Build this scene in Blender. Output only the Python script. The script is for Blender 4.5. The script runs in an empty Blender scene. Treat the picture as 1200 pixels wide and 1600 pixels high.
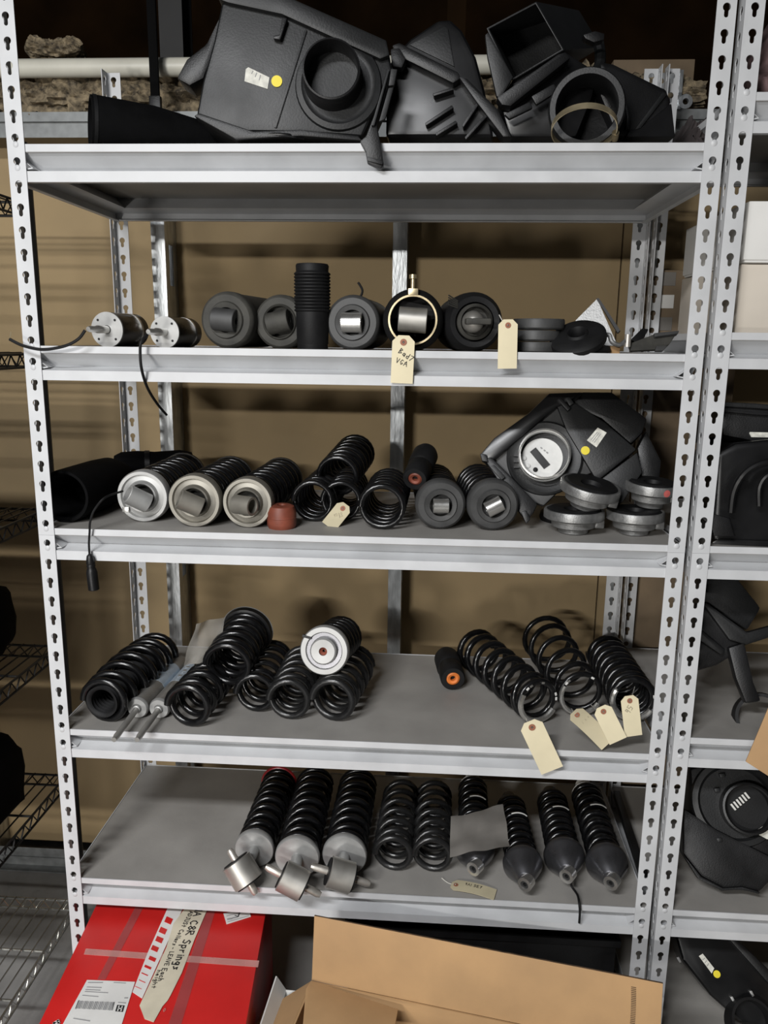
import bpy, bmesh, math, random
from mathutils import Vector, Matrix, Quaternion
R = math.radians
random.seed(7)
SC = bpy.context.scene
COL = SC.collection

# ------------------------------------------------------------------ camera
CAM = Vector((0.7362, -1.4342, 1.5511))
YAW, PITCH, ROLL, FPX = -0.0608, -0.21147, 0.0128, 1237.4
_f = Vector((math.sin(YAW)*math.cos(PITCH), math.cos(YAW)*math.cos(PITCH), math.sin(PITCH)))
_r0 = Vector((math.cos(YAW), -math.sin(YAW), 0)); _u0 = _r0.cross(_f)
_c, _s = math.cos(ROLL), math.sin(ROLL)
RIGHT = _c*_r0 + _s*_u0; UP = -_s*_r0 + _c*_u0; FWD = _f
cam = bpy.data.cameras.new('camera'); camo = bpy.data.objects.new('camera', cam); COL.objects.link(camo)
cam.sensor_fit = 'VERTICAL'; cam.sensor_height = 24.0; cam.lens = FPX/1600*24.0
cam.clip_start = 0.02; cam.clip_end = 60
_m = Matrix((RIGHT, UP, -FWD)).transposed().to_4x4(); _m.translation = CAM
camo.matrix_world = _m
SC.camera = camo

# ------------------------------------------------------------------ world, light, exposure
w = bpy.data.worlds.new('world'); SC.world = w; w.use_nodes = True
w.node_tree.nodes['Background'].inputs[0].default_value = (0.86, 0.93, 1.0, 1)
w.node_tree.nodes['Background'].inputs[1].default_value = 0.017
def area(name, loc, target, sx, sy, power, col):
    l = bpy.data.lights.new(name, 'AREA'); l.shape = 'RECTANGLE'; l.size = sx; l.size_y = sy
    l.energy = power; l.color = col
    o = bpy.data.objects.new(name, l); COL.objects.link(o); o.location = loc
    o.rotation_euler = (Vector(target)-Vector(loc)).to_track_quat('-Z', 'Y').to_euler()
    return o
area('ceiling_tube_light', (-0.25, -2.35, 2.90), (-0.25, -2.30, 0.0), 1.2, 0.25, 112, (0.97, 0.98, 1.0))
area('aisle_tube_light', (-0.75, -4.3, 2.17), (0.5, 0, 0.9), 0.8, 0.06, 84, (1.0, 0.985, 0.955))
area('low_fill_light', (-0.60, -3.3, 0.62), (0.5, 0.3, 0.9), 0.35, 0.30, 24, (1.0, 0.97, 0.93))  # added low fill to brighten the lower bays; no such lamp is seen
vs = SC.view_settings
vs.view_transform = 'Standard'; vs.look = 'None'; vs.gamma = 1.0; vs.exposure = 0.02; vs.use_curve_mapping = False

# ------------------------------------------------------------------ picture point -> place in the room
def dray(x, y):
    return RIGHT*((x-600)/FPX) - UP*((y-800)/FPX) + FWD
def at(x, y, Y):
    d = dray(x, y); return CAM + d*((Y-CAM.y)/d.y)
def atz(x, y, z):
    d = dray(x, y); return CAM + d*((z-CAM.z)/d.z)
def atpl(x, y, P0, n):
    d = dray(x, y); return CAM + d*((P0-CAM).dot(n)/d.dot(n))
def mpp(P):
    return (P-CAM).dot(FWD)/FPX
def rest(x, y, rpx, deck):
    """centre and radius of a cylinder end seen at x, y that lies on a deck"""
    d = dray(x, y); t = (deck-CAM.z)/(d.z-rpx/FPX)
    return CAM+d*t, rpx*t/FPX

# ------------------------------------------------------------------ materials
MATS = {}
def mat(name, col, rough=0.5, metal=0.0, nscale=30, namt=0.12, bump=0.0, bscale=None, col2=None, coat=0.0, emit=None, alpha=1.0, trans=0.0, stretch=None, spec=None, rvar=0.12):
    m = bpy.data.materials.new(name); m.use_nodes = True
    nt = m.node_tree; N = nt.nodes; L = nt.links
    b = N['Principled BSDF']
    tc = N.new('ShaderNodeTexCoord'); mp = N.new('ShaderNodeMapping'); L.new(tc.outputs['Object'], mp.inputs[0])
    if stretch: mp.inputs['Scale'].default_value = stretch
    no = N.new('ShaderNodeTexNoise'); no.inputs['Scale'].default_value = nscale; no.inputs['Detail'].default_value = 5
    L.new(mp.outputs[0], no.inputs['Vector'])
    ra = N.new('ShaderNodeValToRGB')
    c = Vector(col[:3]); c2 = Vector(col2[:3]) if col2 else c*(1-2.2*namt); c1 = c if col2 else c*(1+namt)
    ra.color_ramp.elements[0].position = 0.3; ra.color_ramp.elements[1].position = 0.7
    ra.color_ramp.elements[0].color = (*c2, 1); ra.color_ramp.elements[1].color = (*c1, 1)
    L.new(no.outputs['Fac'], ra.inputs[0]); L.new(ra.outputs[0], b.inputs['Base Color'])
    mr = N.new('ShaderNodeMapRange'); mr.inputs['To Min'].default_value = max(0.02, rough-rvar); mr.inputs['To Max'].default_value = min(1, rough+rvar)
    L.new(no.outputs['Fac'], mr.inputs[0]); L.new(mr.outputs[0], b.inputs['Roughness'])
    b.inputs['Metallic'].default_value = metal
    if spec is not None: b.inputs['Specular IOR Level'].default_value = spec
    if coat: b.inputs['Coat Weight'].default_value = coat; b.inputs['Coat Roughness'].default_value = 0.12
    if alpha < 1: b.inputs['Alpha'].default_value = alpha
    if trans: b.inputs['Transmission Weight'].default_value = trans
    if bump:
        n2 = N.new('ShaderNodeTexNoise'); n2.inputs['Scale'].default_value = bscale or nscale*4; n2.inputs['Detail'].default_value = 4
        L.new(mp.outputs[0], n2.inputs['Vector'])
        bp = N.new('ShaderNodeBump'); bp.inputs['Strength'].default_value = bump; bp.inputs['Distance'].default_value = 0.002
        L.new(n2.outputs['Fac'], bp.inputs['Height']); L.new(bp.outputs[0], b.inputs['Normal'])
    MATS[name] = m
    return m
mat('shelf_enamel', (0.56, 0.568, 0.578), 0.42, 0.0, 14, 0.05)
mat('deck_board', (0.335, 0.32, 0.298), 0.55, 0.0, 6, 0.10, 0.1, 200)
mat('galvanised', (0.55, 0.57, 0.58), 0.36, 0.75, 60, 0.16, 0.25, 160, stretch=(1, 1, 0.25))
mat('drywall_paper', (0.37, 0.27, 0.145), 0.85, 0.0, 5, 0.05, 0.06, 300)
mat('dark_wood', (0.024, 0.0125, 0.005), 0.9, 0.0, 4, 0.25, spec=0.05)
mat('dark_steel', (0.030, 0.030, 0.030), 0.6, 0.3, 20, 0.1)
mat('track_steel', (0.24, 0.25, 0.25), 0.5, 0.5, 40, 0.12)
mat('concrete', (0.26, 0.255, 0.245), 0.8, 0.0, 8, 0.12, 0.2, 120)
mat('insulation', (0.36, 0.285, 0.18), 0.95, 0.0, 70, 0.1, 1.0, 260, col2=(0.05, 0.04, 0.028))
mat('white_pvc', (0.66, 0.64, 0.55), 0.4, 0.0, 12, 0.05)
mat('black_plastic', (0.0065, 0.0065, 0.007), 0.42, 0.0, 14, 0.25, 0.15, 420, rvar=0.1, spec=0.4)
mat('worn_plastic', (0.0105, 0.011, 0.0115), 0.46, 0.0, 9, 0.22, 0.12, 300, rvar=0.16, spec=0.4)
mat('gloss_plastic', (0.006, 0.006, 0.0065), 0.30, 0.0, 12, 0.2)
mat('black_rubber', (0.0065, 0.0065, 0.007), 0.62, 0.0, 30, 0.2, 0.1, 300, spec=0.3)
mat('black_fabric', (0.003, 0.003, 0.0033), 0.85, 0.0, 40, 0.2, 0.2, 500, spec=0.1)
mat('spring_enamel', (0.0055, 0.0055, 0.006), 0.22, 0.0, 25, 0.2, rvar=0.12)
mat('spring_dusty', (0.012, 0.012, 0.0122), 0.27, 0.0, 25, 0.2, rvar=0.12)
mat('grey_mount', (0.060, 0.060, 0.0595), 0.55, 0.25, 22, 0.16, 0.08, 200)
mat('dusty_mount', (0.050, 0.048, 0.041), 0.7, 0.1, 25, 0.25, 0.2, 150)
mat('nickel_mount', (0.27, 0.255, 0.22), 0.46, 0.6, 18, 0.14)
mat('alloy', (0.43, 0.43, 0.42), 0.50, 0.55, 25, 0.1)
mat('cast_alloy', (0.27, 0.27, 0.265), 0.45, 0.7, 60, 0.14, 0.2, 300)
mat('bright_steel', (0.74, 0.73, 0.70), 0.26, 0.9, 20, 0.1, stretch=(1, 1, 0.2))
mat('brushed_bush', (0.46, 0.445, 0.41), 0.42, 0.75, 18, 0.1, stretch=(1, 1, 0.1))
mat('zinc_bolt', (0.62, 0.585, 0.53), 0.4, 0.7, 30, 0.15)
mat('brass', (0.72, 0.60, 0.38), 0.32, 0.85, 30, 0.15)
mat('cone_graphite', (0.15, 0.15, 0.16), 0.30, 0.85, 20, 0.12)
mat('red_rubber', (0.22, 0.055, 0.03), 0.55, 0.0, 25, 0.2)
mat('orange_foam', (0.75, 0.20, 0.035), 0.6, 0.0, 40, 0.15)
mat('red_paint', (0.35, 0.015, 0.02), 0.35, 0.0, 25, 0.2)
mat('damper_grey', (0.34, 0.33, 0.31), 0.36, 0.55, 18, 0.1)
mat('damper_blue', (0.50, 0.58, 0.66), 0.3, 0.35, 18, 0.08)
mat('kraft', (0.42, 0.255, 0.12), 0.8, 0.0, 9, 0.07, 0.1, 120)
mat('kraft_dark', (0.20, 0.145, 0.09), 0.8, 0.0, 9, 0.15)
mat('kraft_edge', (0.12, 0.07, 0.035), 0.85, 0.0, 60, 0.3)
mat('red_carton', (0.62, 0.018, 0.016), 0.42, 0.0, 7, 0.08)
mat('white_card', (0.72, 0.71, 0.68), 0.7, 0.0, 9, 0.04)
mat('cream_card', (0.60, 0.54, 0.46), 0.75, 0.0, 7, 0.06)
mat('label_paper', (0.74, 0.73, 0.70), 0.6, 0.0, 15, 0.04)
mat('worn_label', (0.68, 0.67, 0.60), 0.6, 0.0, 120, 0.12)
mat('masking_tape', (0.66, 0.60, 0.46), 0.7, 0.0, 18, 0.07, 0.2, 60)
mat('clear_tape', (0.78, 0.42, 0.38), 0.22, 0.0, 14, 0.08, alpha=0.42)
mat('grey_tape', (0.42, 0.13, 0.13), 0.3, 0.0, 14, 0.08, alpha=0.28)
mat('manila', (0.72, 0.64, 0.44), 0.75, 0.0, 12, 0.05)
mat('manila_dull', (0.52, 0.46, 0.31), 0.75, 0.0, 12, 0.08)
mat('eyelet', (0.30, 0.12, 0.07), 0.6, 0.0, 20, 0.1)
mat('ink', (0.012, 0.011, 0.013), 0.6, 0.0, 20, 0.05)
mat('grey_ink', (0.30, 0.30, 0.30), 0.7, 0.0, 20, 0.05)
mat('pale_ink', (0.42, 0.37, 0.26), 0.7, 0.0, 20, 0.05)
mat('string', (0.62, 0.60, 0.54), 0.8, 0.0, 50, 0.1)
mat('yellow_sticker', (0.80, 0.66, 0.03), 0.5, 0.0, 15, 0.05)
mat('clear_film', (0.42, 0.40, 0.36), 0.25, 0.0, 18, 0.1, alpha=0.38)
mat('grey_sheet', (0.24, 0.225, 0.205), 0.35, 0.0, 10, 0.1, alpha=0.85)
mat('meter_face', (0.66, 0.66, 0.64), 0.5, 0.0, 30, 0.08)
mat('dark_brown_cloth', (0.045, 0.036, 0.036), 0.9, 0.0, 20, 0.25, 0.4, 60)
mat('rose_cloth', (0.22, 0.14, 0.14), 0.85, 0.0, 25, 0.3, 0.5, 70)
mat('chrome_wire', (0.60, 0.60, 0.56), 0.22, 0.9, 20, 0.1)
mat('black_wire', (0.012, 0.011, 0.010), 0.4, 0.0, 20, 0.1)
mat('blue_mark', (0.08, 0.16, 0.55), 0.5, 0.0, 20, 0.1)
mat('red_mark', (0.45, 0.10, 0.09), 0.5, 0.0, 20, 0.1)
mat('filter_white', (0.70, 0.69, 0.65), 0.7, 0.0, 20, 0.05)

# ------------------------------------------------------------------ mesh helpers
class MB:
    def __init__(s): s.v = []; s.f = []
    def add(s, vs, fs):
        o = len(s.v); s.v += [Vector(a) for a in vs]; s.f += [tuple(i+o for i in f) for f in fs]; return s
    def box(s, a, b):
        x0, y0, z0 = a; x1, y1, z1 = b
        return s.add([(x0,y0,z0),(x1,y0,z0),(x1,y1,z0),(x0,y1,z0),(x0,y0,z1),(x1,y0,z1),(x1,y1,z1),(x0,y1,z1)],
                     [(0,3,2,1),(4,5,6,7),(0,1,5,4),(1,2,6,5),(2,3,7,6),(3,0,4,7)])
    def lathe(s, prof, n=32, M=None, closed=False):
        vs = []; fs = []
        for r, z in prof:
            for k in range(n):
                a = 2*math.pi*k/n; vs.append(Vector((r*math.cos(a), r*math.sin(a), z)))
        m = len(prof)
        for i in range(m-1 if not closed else m):
            j = (i+1) % m
            for k in range(n):
                k2 = (k+1) % n
                fs.append((i*n+k, i*n+k2, j*n+k2, j*n+k))
        if not closed:
            if prof[0][0] > 1e-6: fs.append(tuple(reversed(range(n))))
            if prof[-1][0] > 1e-6: fs.append(tuple((m-1)*n+k for k in range(n)))
        if M is not None: vs = [M @ v for v in vs]
        return s.add(vs, fs)
    def tube(s, pts, r, n=8, rad=None, cap=True):
        pts = [Vector(p) for p in pts]; m = len(pts); vs = []; fs = []
        t0 = (pts[1]-pts[0]).normalized()
        nrm = t0.orthogonal().normalized()
        for i, p in enumerate(pts):
            t = (pts[min(i+1, m-1)]-pts[max(i-1, 0)]).normalized()
            nrm = (nrm - t*nrm.dot(t))
            nrm = nrm.normalized() if nrm.length > 1e-8 else t.orthogonal().normalized()
            b = t.cross(nrm); rr = rad[i] if rad else r
            for k in range(n):
                a = 2*math.pi*k/n; vs.append(p+nrm*(rr*math.cos(a))+b*(rr*math.sin(a)))
        for i in range(m-1):
            for k in range(n):
                k2 = (k+1) % n; fs.append((i*n+k, i*n+k2, (i+1)*n+k2, (i+1)*n+k))
        if cap: fs.append(tuple(reversed(range(n)))); fs.append(tuple((m-1)*n+k for k in range(n)))
        return s.add(vs, fs)
    def prism(s, poly, vec):
        n = len(poly); vec = Vector(vec); a = [Vector(p) for p in poly]
        nrm = Vector((0, 0, 0))
        for i in range(n): nrm += a[i].cross(a[(i+1) % n])
        if nrm.dot(vec) > 0: a.reverse()
        fs = [tuple(range(n)), tuple(reversed(range(n, 2*n)))]
        for i in range(n):
            j = (i+1) % n; fs.append((j, i, i+n, j+n))
        return s.add(a+[p+vec for p in a], fs)
    def ribbon(s, pts, wdt, nrm, lift=0.0004):
        pts = [Vector(p) for p in pts]; nrm = Vector(nrm).normalized()
        for a, b in zip(pts[:-1], pts[1:]):
            t = (b-a)
            if t.length < 1e-7: continue
            t.normalize(); q = nrm.cross(t)*(wdt/2); e = t*(wdt*0.35)
            s.prism([a-q-e, b-q+e, b+q+e, a+q-e], nrm*lift)
        return s
    def mesh(s, name, mt, smooth=40, bevel=0, seg=2):
        me = bpy.data.meshes.new(name); me.from_pydata(s.v, [], s.f); me.validate()
        bm = bmesh.new(); bm.from_mesh(me)
        bmesh.ops.recalc_face_normals(bm, faces=bm.faces)
        if bevel:
            ed = [e for e in bm.edges if len(e.link_faces) == 2 and e.calc_face_angle(0) > R(25)]
            bmesh.ops.bevel(bm, geom=ed, offset=bevel, segments=seg, affect='EDGES', profile=0.6, clamp_overlap=True)
        bm.to_mesh(me); bm.free()
        if smooth:
            me.polygons.foreach_set('use_smooth', [True]*len(me.polygons)); me.set_sharp_from_angle(angle=R(smooth))
        if mt: me.materials.append(MATS[mt])
        return me
    def build(s, name, mt, parent=None, **k):
        return link(name, s.mesh(name, mt, **k), parent)
def link(name, me, parent=None):
    o = bpy.data.objects.new(name, me); COL.objects.link(o)
    if parent: o.parent = parent
    return o
def tag(o, label=None, cat=None, group=None, kind=None):
    if label: o['label'] = label
    if cat: o['category'] = cat
    if group: o['group'] = group
    if kind: o['kind'] = kind
    return o
def thing(name, label, cat, loc=(0, 0, 0), group=None, rot=None, kind=None):
    o = bpy.data.objects.new(name, None); COL.objects.link(o); o.location = loc; o.empty_display_size = 0.05
    if rot is not None: o.rotation_mode = 'QUATERNION'; o.rotation_quaternion = rot
    return tag(o, label, cat, group, kind)
def axis_thing(name, label, cat, A, B, group=None, roll=0):
    """Empty at A with its Z axis towards B; roll turns it about that axis (0: local Y is as near up as can be)"""
    z = (B-A).normalized(); up = Vector((0, 0, 1)); y = up-z*up.dot(z)
    y = y.normalized() if y.length > 0.01 else Vector((0, -1, 0)); x = y.cross(z)
    q = Matrix((x, y, z)).transposed().to_quaternion() @ Quaternion((0, 0, 1), roll)
    return thing(name, label, cat, A, group, q)
def axis_M(A, B):
    z = (Vector(B)-Vector(A)).normalized(); q = z.to_track_quat('Z', 'Y'); M = q.to_matrix().to_4x4(); M.translation = A; return M
def coil_pts(r0, r1, L, turns, wire, n=22, ends=0.9, rmid=None, ph=0):
    pts = []; N = int(turns*n)
    # slow pitch at both closed ends
    cum = [0]
    for i in range(N):
        t = (i+0.5)/n; e = min(t, turns-t)
        cum.append(cum[-1]+(0.30 if e < ends*0.75 else 1.0))
    tot = cum[-1]; Lx = L-2*wire
    for i in range(N+1):
        u = cum[i]/tot; a = 2*math.pi*i/n+ph
        r = r0+(r1-r0)*u
        if rmid: r = r + rmid*math.sin(math.pi*u)
        pts.append(Vector((r*math.cos(a), r*math.sin(a), wire+Lx*u)))
    return pts
def smooth_path(P, n=8):
    P = [Vector(p) for p in P]; out = []
    for i in range(len(P)-1):
        p0 = P[max(i-1, 0)]; p1 = P[i]; p2 = P[i+1]; p3 = P[min(i+2, len(P)-1)]
        for k in range(n):
            t = k/n
            out.append(0.5*((2*p1)+(p2-p0)*t+(2*p0-5*p1+4*p2-p3)*t*t+(3*p1-p0-3*p2+p3)*t*t*t))
    out.append(P[-1]); return out
def copy_tree(o, parent=None):
    c = o.copy(); COL.objects.link(c); c.parent = parent
    for ch in list(o.children): copy_tree(ch, c)
    return c

# ================================================================== the setting
PITCHH = 0.0381                     # keyhole pitch of the posts
SPAN, DEEP = 1.186, 0.466           # post column to post column, front face to rear face
ZTOP = 1.885                        # keyhole row 0
def rowz(k): return ZTOP-k*PITCHH
def deckz(k): return rowz(k)-0.0055
tag(MB().box((-2.4, -5.0, -0.06), (3.6, 2.6, 0.0)).build('floor', 'concrete'), kind='structure')
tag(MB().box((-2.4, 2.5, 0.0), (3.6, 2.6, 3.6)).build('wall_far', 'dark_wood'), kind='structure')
wall = thing('wall_back', None, None, (0, 0, 0)); tag(wall, kind='structure')
YF, YD = 0.60, 0.692                # stud faces, drywall face
for i in range(5):
    x0 = -2.40+1.2*i
    MB().box((x0+0.002, YD, 0.02), (x0+1.198, YD+0.013, 2.075)).build('drywall_panel', 'drywall_paper', wall, smooth=0)
def stud_mesh():
    m = MB()
    m.box((0, YF, 0.0), (0.035, YF+0.001, 2.06)).box((0, YD-0.002, 0.0), (0.035, YD-0.001, 2.06))
    # web with long knock-out slots
    z = 0.0; wx0, wx1 = 0.034, 0.035
    slots = [0.35+0.61*k for k in range(3)]; slots[-1] = 1.735
    for zc in slots:
        m.box((wx0, YF+0.001, z), (wx1, YD-0.002, zc-0.05))
        m.box((wx0, YF+0.001, zc-0.05), (wx1, YF+0.028, zc+0.05)); m.box((wx0, YD-0.030, zc-0.05), (wx1, YD-0.002, zc+0.05))
        z = zc+0.05
    m.box((wx0, YF+0.001, z), (wx1, YD-0.002, 2.06))
    m.box((0, YF+0.001, 0), (0.001, YF+0.010, 2.06))
    for dx in (0.010, 0.0175, 0.025):
        m.box((dx-0.0012, YF-0.0006, 0.03), (dx+0.0012, YF, 2.03))
    return m.mesh('stud', 'galvanised', smooth=0)
sm = stud_mesh()
for k in range(-3, 5):
    o = link('stud', sm, wall); o.location.x = 0.021+0.605*k
tm = MB().box((-2.4, YF-0.003, 2.030), (3.6, YF-0.0015, 2.086)).box((-2.4, YF-0.003, 2.086), (3.6, YD+0.015, 2.088)).box((-2.4, YF-0.012, 2.064), (3.6, YF-0.003, 2.066))
tm.build('track', 'track_steel', wall, smooth=0)
MB().box((-2.4, YF-0.003, 0.0), (3.6, YF-0.0015, 0.062)).box((-2.4, YF-0.030, 0.0), (3.6, YF-0.003, 0.004)).box((-2.4, YF-0.008, 0.028), (3.6, YF-0.003, 0.034)).build('track', 'track_steel', wall, smooth=0)

# insulation laid over the head of the stud wall
def fluff(name, label, x0, x1, zc, hz, yc, hy, nx, seed, group=None):
    rnd = random.Random(seed); vs = []; fs = []; n = 44; nx = nx*2
    from mathutils import noise
    for i in range(nx+1):
        u = i/nx; x = x0+(x1-x0)*u; e = min(1, 6*min(u, 1-u)+0.12)**0.5
        for k in range(n):
            a = 2*math.pi*k/n
            p = Vector((x*14+seed, 3*math.cos(a)*hy*20, 3*math.sin(a)*hz*20))
            d = 1+0.50*noise.fractal(p*0.9, 0.9, 2.1, 5)+0.30*noise.fractal(p*Vector((5.0, 9, 9)) if False else Vector((p.x*3.5, p.y*6, p.z*6)), 0.8, 2.2, 4)
            vs.append((x+0.01*d, yc+hy*e*d*math.cos(a), zc+hz*e*d*math.sin(a)))
    for i in range(nx):
        for k in range(n):
            k2 = (k+1) % n; fs.append((i*n+k, i*n+k2, (i+1)*n+k2, (i+1)*n+k))
    fs.append(tuple(reversed(range(n)))); fs.append(tuple(nx*n+k for k in range(n)))
    o = MB().add(vs, fs).build(name, 'insulation', smooth=60)
    return tag(o, label, 'insulation', group)
fluff('insulation_batt', 'long brown fluffy insulation batt lying along the top of the stud wall', -1.2, 1.35, 2.140, 0.058, 0.665, 0.060, 150, 3)
fluff('insulation_tuft', 'small pale insulation tuft above the white pipe at top left', -0.30, -0.16, 2.245, 0.024, 0.66, 0.04, 26, 9)
pipe = thing('white_pipe', 'white plastic pipe running level above the insulation at top left', 'pipe', (-1.4, 0.575, 2.178))
M = axis_M((0, 0, 0), (2.3, 0, 0.0))
MB().lathe([(0.0205, 0), (0.0205, 2.3)], 24, M).build('pipe_run', 'white_pvc', pipe)
MB().lathe([(0.0245, 1.00), (0.0245, 1.06)], 24, M).build('coupling', 'white_pvc', pipe)
p0 = at(239, 60, 0.52)
o = thing('hanging_strap', 'black strap hanging down in front of the white pipe', 'strap', (p0.x, 0.52, 2.05))
MB().box((-0.011, -0.004, 0.04), (0.010, 0.004, 0.75)).build('band', 'black_fabric', o, bevel=0.002)
MB().box((-0.014, -0.008, 0.0), (0.013, 0.008, 0.05)).build('buckle', 'black_plastic', o, bevel=0.003)
p0 = at(267, 50, 0.95)
o = thing('steel_column', 'dark grey steel column standing behind the white pipe', 'column', (p0.x, 0.95, 0))
MB().box((-0.033, 0, 0), (0.033, 0.004, 3.3)).build('flange', 'dark_steel', o)
MB().box((-0.004, 0.004, 0), (0.004, 0.09, 3.3)).build('web', 'dark_steel', o)
MB().box((-0.033, 0.09, 0), (0.033, 0.094, 3.3)).build('flange', 'dark_steel', o)
p0 = at(705, 10, 0.95)
MB().box((p0.x-0.01, 0.95, 0), (p0.x+0.04, 0.99, 3.3)).build('steel_column', 'dark_steel')
o = bpy.data.objects['steel_column.001']; tag(o, 'dim brown steel column behind the black boxes of the top shelf', 'column'); o.data.materials[0] = MATS['dark_wood']
# things lying on the wall head at the right
a = at(955, 152, 0.66); b = at(1100, 92, 0.66)
tag(MB().box((a.x, 0.66, 2.09), (b.x-0.02, 0.80, b.z)).build('cardboard_box', 'kraft_dark', bevel=0.002), 'tan cardboard box on the wall head behind the top shelf at right', 'box')
o = thing('metal_bracket', 'galvanised steel bracket in front of the tan box behind the top shelf', 'bracket', (at(1035, 145, 0.63).x, 0.63, 2.09))
MB().box((-0.040, 0, 0), (0.040, 0.003, 0.085)).build('plate', 'galvanised', o)
MB().box((-0.018, -0.003, 0.0), (0.018, 0.0, 0.05)).build('tab', 'bright_steel', o)
MB().lathe([(0.016, 0), (0.016, 0.010), (0.007, 0.010), (0.007, 0)], 20, Matrix.Translation((0.052, -0.002, 0.02)) @ Matrix.Rotation(R(90), 4, 'X'), closed=True).build('ring', 'galvanised', o)
MB().box((0.036, -0.004, 0.0), (0.044, 0.0, 0.09)).build('rib', 'galvanised', o)

# ================================================================== steel shelving units
def keyhole():
    c = 0.0042; r = 0.0063; hw = 0.0035; zb = -0.0112
    a0 = math.asin(hw/r); pts = []
    for k in range(15):
        a = -math.pi/2+a0+(2*math.pi-2*a0)*k/14; pts.append((r*math.cos(a), c+r*math.sin(a)))
    for k in range(7):
        a = math.pi+math.pi*k/6; pts.append((hw*math.cos(a), zb+hw+hw*math.sin(a)))
    return pts
KH = keyhole()
def hole_ray(a):
    dx, dy = math.cos(a), math.sin(a); best = 0
    n = len(KH)
    for i in range(n):
        x1, y1 = KH[i]; x2, y2 = KH[(i+1) % n]; ex, ey = x2-x1, y2-y1
        den = dx*ey-dy*ex
        if abs(den) < 1e-12: continue
        t = (x1*ey-y1*ex)/den; u = (x1*dy-y1*dx)/den
        if t > 0 and -1e-9 <= u <= 1+1e-9: best = max(best, t)
    return best
HW = 0.0155; TH = 0.0018
def cell_geo():
    hh = PITCHH/2; ca = math.atan2(hh, HW)
    an = sorted(set([math.atan2(y, x) for x, y in KH]+[ca, math.pi-ca, -ca, ca-math.pi]))
    inn = []; out = []
    for a in an:
        t = hole_ray(a); inn.append((t*math.cos(a), t*math.sin(a)))
        s = min(HW/max(1e-9, abs(math.cos(a))), hh/max(1e-9, abs(math.sin(a)))); out.append((s*math.cos(a), s*math.sin(a)))
    return inn, out
INN, OUT = cell_geo()
def post_mesh(name, n, flip):
    m = MB(); k = len(INN)
    def flange(fn):
        for c in range(n):
            z = (c+0.5)*PITCHH
            vs = [fn(x, z+y, 0) for x, y in INN]+[fn(x, z+y, 0) for x, y in OUT]+[fn(x, z+y, TH) for x, y in INN]+[fn(x, z+y, TH) for x, y in OUT]
            fs = []
            for i in range(k):
                j = (i+1) % k
                fs += [(i, j, k+j, k+i), (2*k+j, 2*k+i, 3*k+i, 3*k+j), (j, i, 2*k+i, 2*k+j)]
            m.add(vs, fs)
        for s in (-HW, HW):
            m.add([fn(s, 0, 0), fn(s, 0, TH), fn(s, n*PITCHH, TH), fn(s, n*PITCHH, 0)], [(0, 1, 2, 3)])
        for z in (0, n*PITCHH):
            m.add([fn(-HW, z, 0), fn(HW, z, 0), fn(HW, z, TH), fn(-HW, z, TH)], [(0, 1, 2, 3)])
    s = -1 if flip else 1
    flange(lambda x, z, t: Vector((s*x, t, z)))
    flange(lambda x, z, t: Vector((s*(-HW+t), HW+x+TH*0.5, z)))
    return m.mesh(name, 'shelf_enamel', smooth=30)
PM = {(n, f): post_mesh('post', n, f) for n in (31, 25) for f in (0, 1)}
PROF = [(0.0, 0.0), (0.0, -0.0125), (0.005, -0.0135), (0.036, -0.037), (0.0, -0.044), (0.0, -0.062), (0.012, -0.062), (0.012, -0.060), (0.002, -0.060), (0.002, -0.0455), (0.0385, -0.0385), (0.0070, -0.0117), (0.002, -0.0105), (0.002, 0.0)]
def beam_mesh(L):
    m = MB(); n = len(PROF)
    vs = [(x, y, z) for x in (0, L) for y, z in PROF]
    fs = [(i, (i+1) % n, n+(i+1) % n, n+i) for i in range(n)]+[tuple(range(n)), tuple(reversed(range(n, 2*n)))]
    return m.add(vs, fs).mesh('beam', 'shelf_enamel', smooth=0)
BM_F = beam_mesh(SPAN+0.020); BM_S = beam_mesh(DEEP-0.010)
RIV = MB().lathe([(0.0052, 0.0), (0.0052, 0.0012), (0.004, 0.0022), (0.0, 0.0024)], 16, Matrix.Rotation(R(90), 4, 'X')).mesh('rivet', 'shelf_enamel')
def shelving(ox, rows, label):
    u = thing('shelving_unit', label, 'shelving', (ox, 0, 0))
    zs = 31*PITCHH-0.001
    for x, y, rz, fl in ((0, 0, 0, 0), (SPAN, 0, 0, 1), (0, DEEP, math.pi, 1), (SPAN, DEEP, math.pi, 0)):
        for n, z in ((31, -0.001), (25, zs+0.0004)):
            p = link('post', PM[(n, fl)], u); p.location = (x, y, z); p.rotation_euler.z = rz
    dm = MB().box((-0.010, 0.0035, -0.012), (SPAN+0.010, DEEP-0.0035, 0)).mesh('deck', 'deck_board', smooth=0)
    for k in rows:
        z = deckz(k)
        d = link('deck', dm, u); d.location.z = z-0.0015
        for front in (1, 0):
            b = link('beam', BM_F, u); b.location = ((-0.010, 0.0022, z) if front else (SPAN+0.010, DEEP-0.0022, z)); b.rotation_euler.z = 0 if front else math.pi
            for xx in (0.010, SPAN+0.010):
                for q in (0, 1):
                    r = link('rivet', RIV, b); r.location = (xx, -0.0012, 0.0055-q*PITCHH-0.0066)
        for x, rz in ((-0.0125, -math.pi/2), (SPAN+0.0125, math.pi/2)):
            b = link('beam', BM_S, u); b.rotation_euler.z = rz
            b.location = (x, DEEP-0.005, z-0.0005) if rz < 0 else (x, 0.005, z-0.0005)
    return u
K = (0, 9, 18, 29, 38, 47)
shelving(0.0, K, 'grey steel shelving unit holding the springs and dampers, in the middle')
KR = (-2, 8, 18, 28, 38, 47)
shelving(1.230, KR, 'grey steel shelving unit standing against the right edge of the photo')
D1, D2, D3, D4, D5, DB = [deckz(k)-0.0015 for k in K]
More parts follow.
